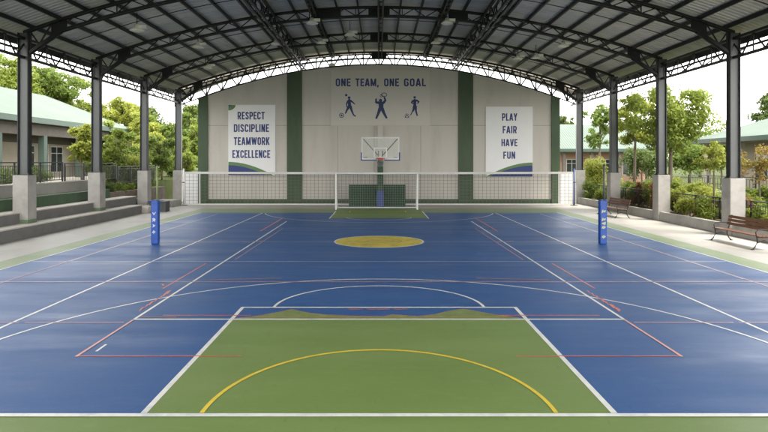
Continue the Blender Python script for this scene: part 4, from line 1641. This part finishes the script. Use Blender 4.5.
# ------------------------------------------------------------------ vegetation
def leaves(name, centres, radii, count, size, mat, seed, parent, squash=0.75):
    rg = np.random.default_rng(seed)
    C = np.array(centres, float)
    Rr = np.array(radii, float)
    w_ = Rr ** 2
    idx = rg.choice(len(C), size=count, p=w_ / w_.sum())
    d = rg.normal(size=(count, 3))
    d /= np.linalg.norm(d, axis=1)[:, None]
    rad = rg.random(count) ** 0.45
    pos = C[idx] + d * (rad * Rr[idx])[:, None] * np.array([1, 1, squash]) + rg.normal(size=(count, 3)) * 0.06
    # leaf frames: normals biased up and outward
    nrm = d * 0.6 + rg.normal(size=(count, 3)) * 0.6 + np.array([0, 0, 0.5])
    nrm /= np.linalg.norm(nrm, axis=1)[:, None]
    tt = rg.normal(size=(count, 3))
    u = np.cross(nrm, tt)
    u /= np.linalg.norm(u, axis=1)[:, None]
    v = np.cross(nrm, u)
    s = size * (0.6 + 0.8 * rg.random(count))[:, None]
    lw = s * 0.42
    P = np.stack([pos - u * s, pos - v * lw + nrm * s * 0.12, pos + u * s, pos + v * lw + nrm * s * 0.12], 1).reshape(-1, 3)
    me = bpy.data.meshes.new(name)
    me.vertices.add(count * 4)
    me.vertices.foreach_set('co', P.astype('f').ravel())
    me.loops.add(count * 4)
    me.loops.foreach_set('vertex_index', np.arange(count * 4, dtype='i'))
    me.polygons.add(count)
    me.polygons.foreach_set('loop_start', np.arange(0, count * 4, 4, dtype='i'))
    me.update(calc_edges=True)
    me.materials.append(mat)
    o = bpy.data.objects.new(name, me)
    COL.objects.link(o)
    o.parent = parent
    return o


def tree(lab, x, y, z0, H, cr, ch, mat, nl, size, seed, group=None, tr=0.16, name='tree', clumps=26, lean=0.0, base=None, cat='tree', rf=1.0):
    """H total height; crown an irregular ellipsoid of radius cr, height ch"""
    rg = random.Random(seed)
    t = thing(name, lab, cat, (x, y, z0), 0, group)
    cz = H - ch / 2
    cs, rs_ = [], []
    clumps = int(clumps * 1.7)
    for i in range(clumps):
        while True:
            p = Vector((rg.uniform(-1, 1), rg.uniform(-1, 1), rg.uniform(-1, 1)))
            if 0.3 < p.length < 1:
                break
        q = 0.55 + 0.45 * rg.random()
        cs.append((p.x * cr * q + lean, p.y * cr * q, cz + p.z * ch / 2 * 0.85))
        rs_.append(cr * rf * (0.13 + 0.18 * rg.random()))
    m = MB()
    fork = max(0.2, cz - ch * 0.35)
    mid = Vector((lean * 0.4 + rg.uniform(-.1, .1), rg.uniform(-.1, .1), fork))
    m.tube([(0, 0, 0), (mid.x * 0.4, mid.y * 0.5, fork * 0.5), mid, (lean, 0, cz + ch * 0.25)], [tr, tr * 0.8, tr * 0.62, tr * 0.12], 8)
    for i, c in enumerate(cs):
        if i % 2 == 0:
            a = mid.lerp(Vector((lean, 0, cz)), rg.random())
            c = Vector(c)
            e = a.lerp(c, 0.5) + Vector((rg.uniform(-.15, .15), rg.uniform(-.15, .15), rg.uniform(0, 0.2))) * cr * 0.4
            m.tube([a, e, c], [tr * 0.36, tr * 0.22, tr * 0.07], 5)
    m.build('trunk', bark, t, smooth=True)
    leaves('crown', cs, rs_, nl, size, mat, seed + 500, t)
    return t


def P(px, py, D):
    return ((px - 379) / 580 * D, 3 + (162 - py) / 580 * D)


def ptree(lab, px, D, ytop, wpx, hpx, mat, nl, size, seed, z0=0.5, **kw):
    x, zt = P(px, ytop, D)
    return tree(lab, x, D, z0, zt - z0, wpx / 2 / 580 * D, hpx / 580 * D, mat, nl, size, seed, **kw)


GL = 'trees behind the left side'
ptree('tall light green tree rising behind the green roof at the left edge', 4, 58, 48, 84, 75, L_bright, 16000, 0.17, 1, 1.6, group=GL, clumps=44, tr=0.3)
ptree('broad bushy tree behind the green roof, right of the tall one', 50, 62, 62, 66, 62, L_mid, 13000, 0.17, 2, 1.6, group=GL, clumps=36, tr=0.3)
ptree('dark tree behind the building, half hidden between roof and taller trees', 26, 70, 66, 90, 60, L_dark, 10000, 0.2, 3, 1.6, group=GL, clumps=30, tr=0.3)
ptree('yellow-green tree between the first and second left columns', 115, 57, 90, 52, 66, L_yel, 13000, 0.15, 4, 1.6, group=GL, clumps=34)
ptree('bright green tree just left of the third left column', 136, 60, 99, 40, 60, L_bright, 9000, 0.15, 5, 1.6, group=GL, clumps=26)
ptree('mid green tree framed by the third and fourth left columns', 160, 56, 116, 42, 56, L_bright, 9000, 0.15, 6, 1.6, group=GL, clumps=28)
ptree('pale tree visible between the fourth left column and the wall', 190, 66, 98, 40, 76, L_mid, 9000, 0.16, 7, 1.6, group=GL, clumps=28)
ptree('dark tree low behind the third left column', 148, 72, 104, 60, 70, L_dark, 9000, 0.18, 8, 1.6, group=GL, clumps=26)
ptree('dark evergreen behind the fourth left column', 176, 78, 120, 50, 50, L_dark, 7000, 0.18, 9, 1.6, group=GL, clumps=22)
ptree('small bright tree in front of the left veranda', 82, 36, 122, 34, 46, L_yel, 6500, 0.085, 10, 1.6, group=GL, clumps=20, tr=0.08)
ptree('slender young tree right of the left veranda, before the second column', 116, 38, 124, 32, 52, L_bright, 6000, 0.085, 11, 1.6, group=GL, clumps=18, tr=0.07)
ptree('leafy young tree just past the second left column', 128, 44, 128, 34, 52, L_mid, 6500, 0.10, 12, 1.6, group=GL, clumps=20, tr=0.08)
ptree('rounded bright shrub tree between the third and fourth left columns', 162, 45, 126, 34, 52, L_mid, 8000, 0.10, 13, 1.6, group=GL, clumps=22, tr=0.08)
ptree('dense low tree behind the farthest left column', 186, 50, 134, 36, 44, L_bright, 7000, 0.11, 14, 1.6, group=GL, clumps=20, tr=0.08)
ptree('light green tree filling the gap behind the second left column', 100, 48, 112, 44, 66, L_bright, 9000, 0.12, 15, 1.6, group=GL, clumps=28, tr=0.12)
ptree('full round tree behind the third left column', 144, 52, 108, 46, 68, L_yel, 10000, 0.13, 16, 1.6, group=GL, clumps=28, tr=0.14)
ptree('full green tree between the third and fourth left columns, behind the rounded shrub tree', 172, 54, 122, 40, 56, L_mid, 9000, 0.13, 17, 1.6, group=GL, clumps=26, tr=0.14)
ptree('yellow-green tree low beside the far corner of the green roof', 132, 49, 128, 36, 46, L_yel, 7000, 0.11, 18, 1.6, group=GL, clumps=22, tr=0.1)
ptree('tall tree over the far corner of the green roof', 82, 66, 74, 60, 80, L_bright, 10000, 0.17, 19, 1.6, group=GL, clumps=30, tr=0.2)
ptree('green tree at the left end of the mural wall', 200, 58, 112, 36, 64, L_bright, 8000, 0.13, 20, 1.6, group=GL, clumps=24, tr=0.14)
# far belt
for i, (px, D, yt, wp, hp) in enumerate(((-40, 90, 60, 130, 90), (90, 92, 118, 110, 50), (215, 95, 104, 90, 60), (-120, 80, 50, 150, 100))):
    ptree(['large tree beyond the left edge, far behind the building', 'far dark tree low behind the left columns', 'far tree behind the left end of the mural wall', 'outermost far tree beyond the left edge'][i],
          px, D, yt, wp, hp, L_dark, 7000, 0.28, 30 + i, 1.6, group='far trees on the left', clumps=30, tr=0.35)

GR = 'trees on the right side'
ptree('dense low tree far beyond the lawn, left of the cream building', 690, 60, 136, 50, 34, L_mid, 6000, 0.16, 56, 0.5, group=GR, clumps=22, tr=0.12, rf=1.3)
ptree('second low tree far beyond the lawn, at the corner of the cream building', 722, 66, 138, 50, 32, L_dark, 5000, 0.16, 57, 0.5, group=GR, clumps=22, tr=0.12, rf=1.3)
ptree('tall slender tree with an open light green crown between the second and first right columns', 670, 33.5, 74, 98, 84, L_bright, 12500, 0.105, 41, 0.3, group=GR, clumps=42, tr=0.15, rf=0.85)
ptree('light green tree left of the tall slender one, behind the second right column', 634, 41, 92, 56, 60, L_yel, 7000, 0.12, 42, 0.5, group=GR, clumps=26, tr=0.13, rf=0.9)
ptree('pale thin tree between the third and fourth right columns', 600, 52, 100, 42, 52, L_mid, 4500, 0.13, 43, 0.5, group=GR, clumps=20, tr=0.14)
ptree('dark tree behind the mural wall on the right', 566, 82, 112, 30, 30, L_dark, 2500, 0.2, 44, 0.5, group=GR, clumps=18, tr=0.2)
ptree('tree showing over the roof at the right edge', 778, 50, 86, 44, 50, L_dark, 5000, 0.15, 45, 0.5, group=GR, clumps=22, tr=0.2)
ptree('spindly yellow-green young tree beside the nearest right column', 714, 27, 139, 40, 34, L_yel, 1500, 0.075, 46, 0.3, group=GR, clumps=14, tr=0.05)
ptree('small tree with orange and green leaves at the right edge', 760, 26.5, 146, 52, 36, L_autumn, 1300, 0.075, 47, 0.3, group=GR, clumps=14, tr=0.05)
ptree('dark leafy tree before the pinkish wall, under the tall slender tree', 642, 50, 146, 60, 34, L_dark, 5500, 0.12, 48, 0.5, group=GR, clumps=22, tr=0.1)
for i, (px, D, yt, wp, hp) in enumerate(((700, 95, 120, 120, 50), (800, 100, 116, 140, 60), (545, 100, 118, 60, 40), (640, 90, 126, 90, 40))):
    ptree(['far tree left of the cream building roof', 'far tree hidden beyond the right edge', 'far tree behind the right end of the mural wall', 'far tree behind the pale green roof'][i],
          px, D, yt, wp, hp, L_mid, 5000, 0.25, 50 + i, 0.5, group='far trees on the right', clumps=24, tr=0.3)


def shrub(lab, x, y, z0, wx, h, mat, nl, size, seed, group, name='shrub', wy=None, clumps=10):
    rg = random.Random(seed)
    t = thing(name, lab, 'shrub', (x, y, z0), 0, group)
    wy = wy or wx
    cs, rs_ = [], []
    for i in range(clumps):
        a = rg.uniform(0, 2 * PI)
        q = rg.random() ** 0.5
        u = rg.random()
        taper = 1 - 0.45 * u
        cs.append((math.cos(a) * q * wx * 0.4 * taper, math.sin(a) * q * wy * 0.4 * taper, h * (0.22 + 0.62 * u)))
        rs_.append(min(wx, h) * (0.16 + 0.12 * rg.random()))
    m = MB()
    for c in cs:
        m.tube([(c[0] * 0.15, c[1] * 0.15, 0), (c[0] * 0.7, c[1] * 0.6, c[2] * 0.6), c], [0.02, 0.014, 0.006], 5)
    m.build('stem', bark, t)
    leaves('foliage', cs, rs_, nl, size, mat, seed + 900, t, 1.0)
    return t


# conical bush beyond the far bench
shrub('tall rounded bright green bush beyond the railing behind the far bench', *P(595, 150, 44)[:1], 44, 0.5, 2.1, 3.35, L_yel, 6500, 0.075, 61, None, name='bush', clumps=26)
gr2 = 'shrubs in the planting strip on the right'
rg = random.Random(77)
spots = []
y = 18.6
while y < 41.5:
    spots.append(y)
    y += rg.uniform(0.55, 0.8)
kinds = [('bright green shrub', L_bright), ('yellow-green shrub', L_yel), ('reddish-leaved shrub', L_red), ('mid green shrub', L_mid), ('dark green shrub', L_dark)]
for i, y in enumerate(spots):
    if any(abs(y - r) < 0.3 for r in ROWS):
        pass
    bay = 'behind the near bench' if y < 23.9 else ('between the nearest and second right columns' if y < 30 else ('behind the far bench' if y < 36.1 else 'before the farthest right column'))
    pref = [0, 1, 1] if y < 24 else ([0, 1, 1, 2, 0, 1] if y < 30 else ([2, 1, 0, 2, 1] if y < 36.1 else [0, 1, 3]))
    kd = rg.choice(pref)
    h = rg.uniform(0.7, 1.15) if y < 30 else (rg.uniform(1.4, 2.1) if y < 36 else rg.uniform(0.8, 1.3))
    nm, mt = kinds[kd]
    o = shrub('', 15.0 + rg.uniform(-0.15, 0.9), y, 0.34, rg.uniform(0.8, 1.15), h, mt, 2200 if h < 1.2 else 3600, 0.055, 100 + i, gr2, clumps=9)
    o['_bay'] = bay
    o['_nm'] = nm
    o['_y'] = y
# outer row of garden plants beyond the right railing
for i in range(26):
    y = 19 + i * 1.05 + rg.uniform(-.3, .3)
    kd = rg.choice([0, 1, 0, 1, 0, 1, 2])
    nm, mt = kinds[kd]
    o = shrub('', 16.9 + rg.uniform(0, 1.8), y, 0.3, rg.uniform(1.2, 1.8), rg.uniform(0.9, 1.6), mt, 2000, 0.065, 200 + i, gr2, clumps=9)
    o['_bay'] = 'in the garden row beyond the right railing'
    o['_nm'] = nm
    o['_y'] = y
for i in range(16):
    y = 21 + i * 1.6 + rg.uniform(-.4, .4)
    nm, mt = kinds[rg.choice([0, 1, 1, 3, 4])]
    o = shrub('', 20.3 + rg.uniform(0, 1.4), y, 0.5, rg.uniform(1.3, 2.0), rg.uniform(0.9, 1.5), mt, 1900, 0.075, 260 + i, gr2, clumps=9)
    o['_bay'] = 'at the foot of the cream building'
    o['_nm'] = nm
    o['_y'] = y
from collections import defaultdict
cnt = defaultdict(list)
for o in bpy.data.objects:
    if '_bay' in o:
        cnt[(o['_bay'], o['_nm'])].append(o)
ORD = ['nearest', 'second', 'third', 'fourth', 'fifth', 'sixth', 'seventh', 'eighth', 'ninth', 'tenth', 'eleventh', 'twelfth', 'thirteenth', 'fourteenth', 'fifteenth', 'sixteenth', 'seventeenth', 'eighteenth', 'nineteenth', 'twentieth']
for (bay, nm), lst in cnt.items():
    lst.sort(key=lambda o: o['_y'])
    for i, o in enumerate(lst):
        o['label'] = ('the only %s %s' % (nm, bay)) if len(lst) == 1 else ('%s %s %s, counted from the front' % (ORD[min(i, 19)], nm, bay))
        for kk in ('_bay', '_nm', '_y'):
            del o[kk]

# left garden: clipped hedge and understorey
t = thing('clipped_hedge', 'low clipped dark green hedge behind the left railing', 'hedge', (-19.6, 31.0, 1.6))
cs = [(rg.uniform(-0.35, 0.35), rg.uniform(-3.2, 3.2), rg.uniform(0.25, 0.95)) for i in range(80)]
leaves('foliage', cs, [0.3] * 80, 12000, 0.05, L_dark, 300, t, 1.0)
m = MB()
for i in range(10):
    m.tube([(0, -2.9 + i * 0.64, 0), (0.05, -2.9 + i * 0.64, 0.8)], [0.025, 0.01], 5)
m.build('stem', bark, t)
gl2 = 'shrubs beyond the left railing'
lab_pos = ['just left of the second left column', 'right behind the second left column', 'first past the second left column', 'midway between the second and third left columns',
           'just before the third left column', 'right behind the third left column', 'first past the third left column', 'midway between the third and fourth left columns',
           'just before the farthest left column', 'right behind the farthest left column']
for i in range(10):
    px = 98 + i * 10.5
    D = 38 + (i % 3) * 2.4
    x, _ = P(px, 160, D)
    nm, mt = kinds[[0, 1, 3, 1, 0, 4, 3, 1, 0, 3][i]]
    shrub('%s beyond the left railing, %s' % (nm, lab_pos[i]), min(x, -17.4), D, 1.6, rg.uniform(1.7, 2.5), rg.uniform(1.5, 2.4), mt, 3800, 0.07, 320 + i, gl2, clumps=14)
for i in range(6):
    y = 33.9 + i * 1.35
    nm, mt = kinds[[4, 3, 0, 4, 1, 3][i]]
    shrub('%s growing over the stone planter, %s from the steps' % (nm, ORD[i].replace('nearest', 'first')), -15.9, y, 1.15, 1.1, rg.uniform(0.5, 0.9), mt, 1100, 0.055, 340 + i, 'plants on the stone planter', clumps=8)
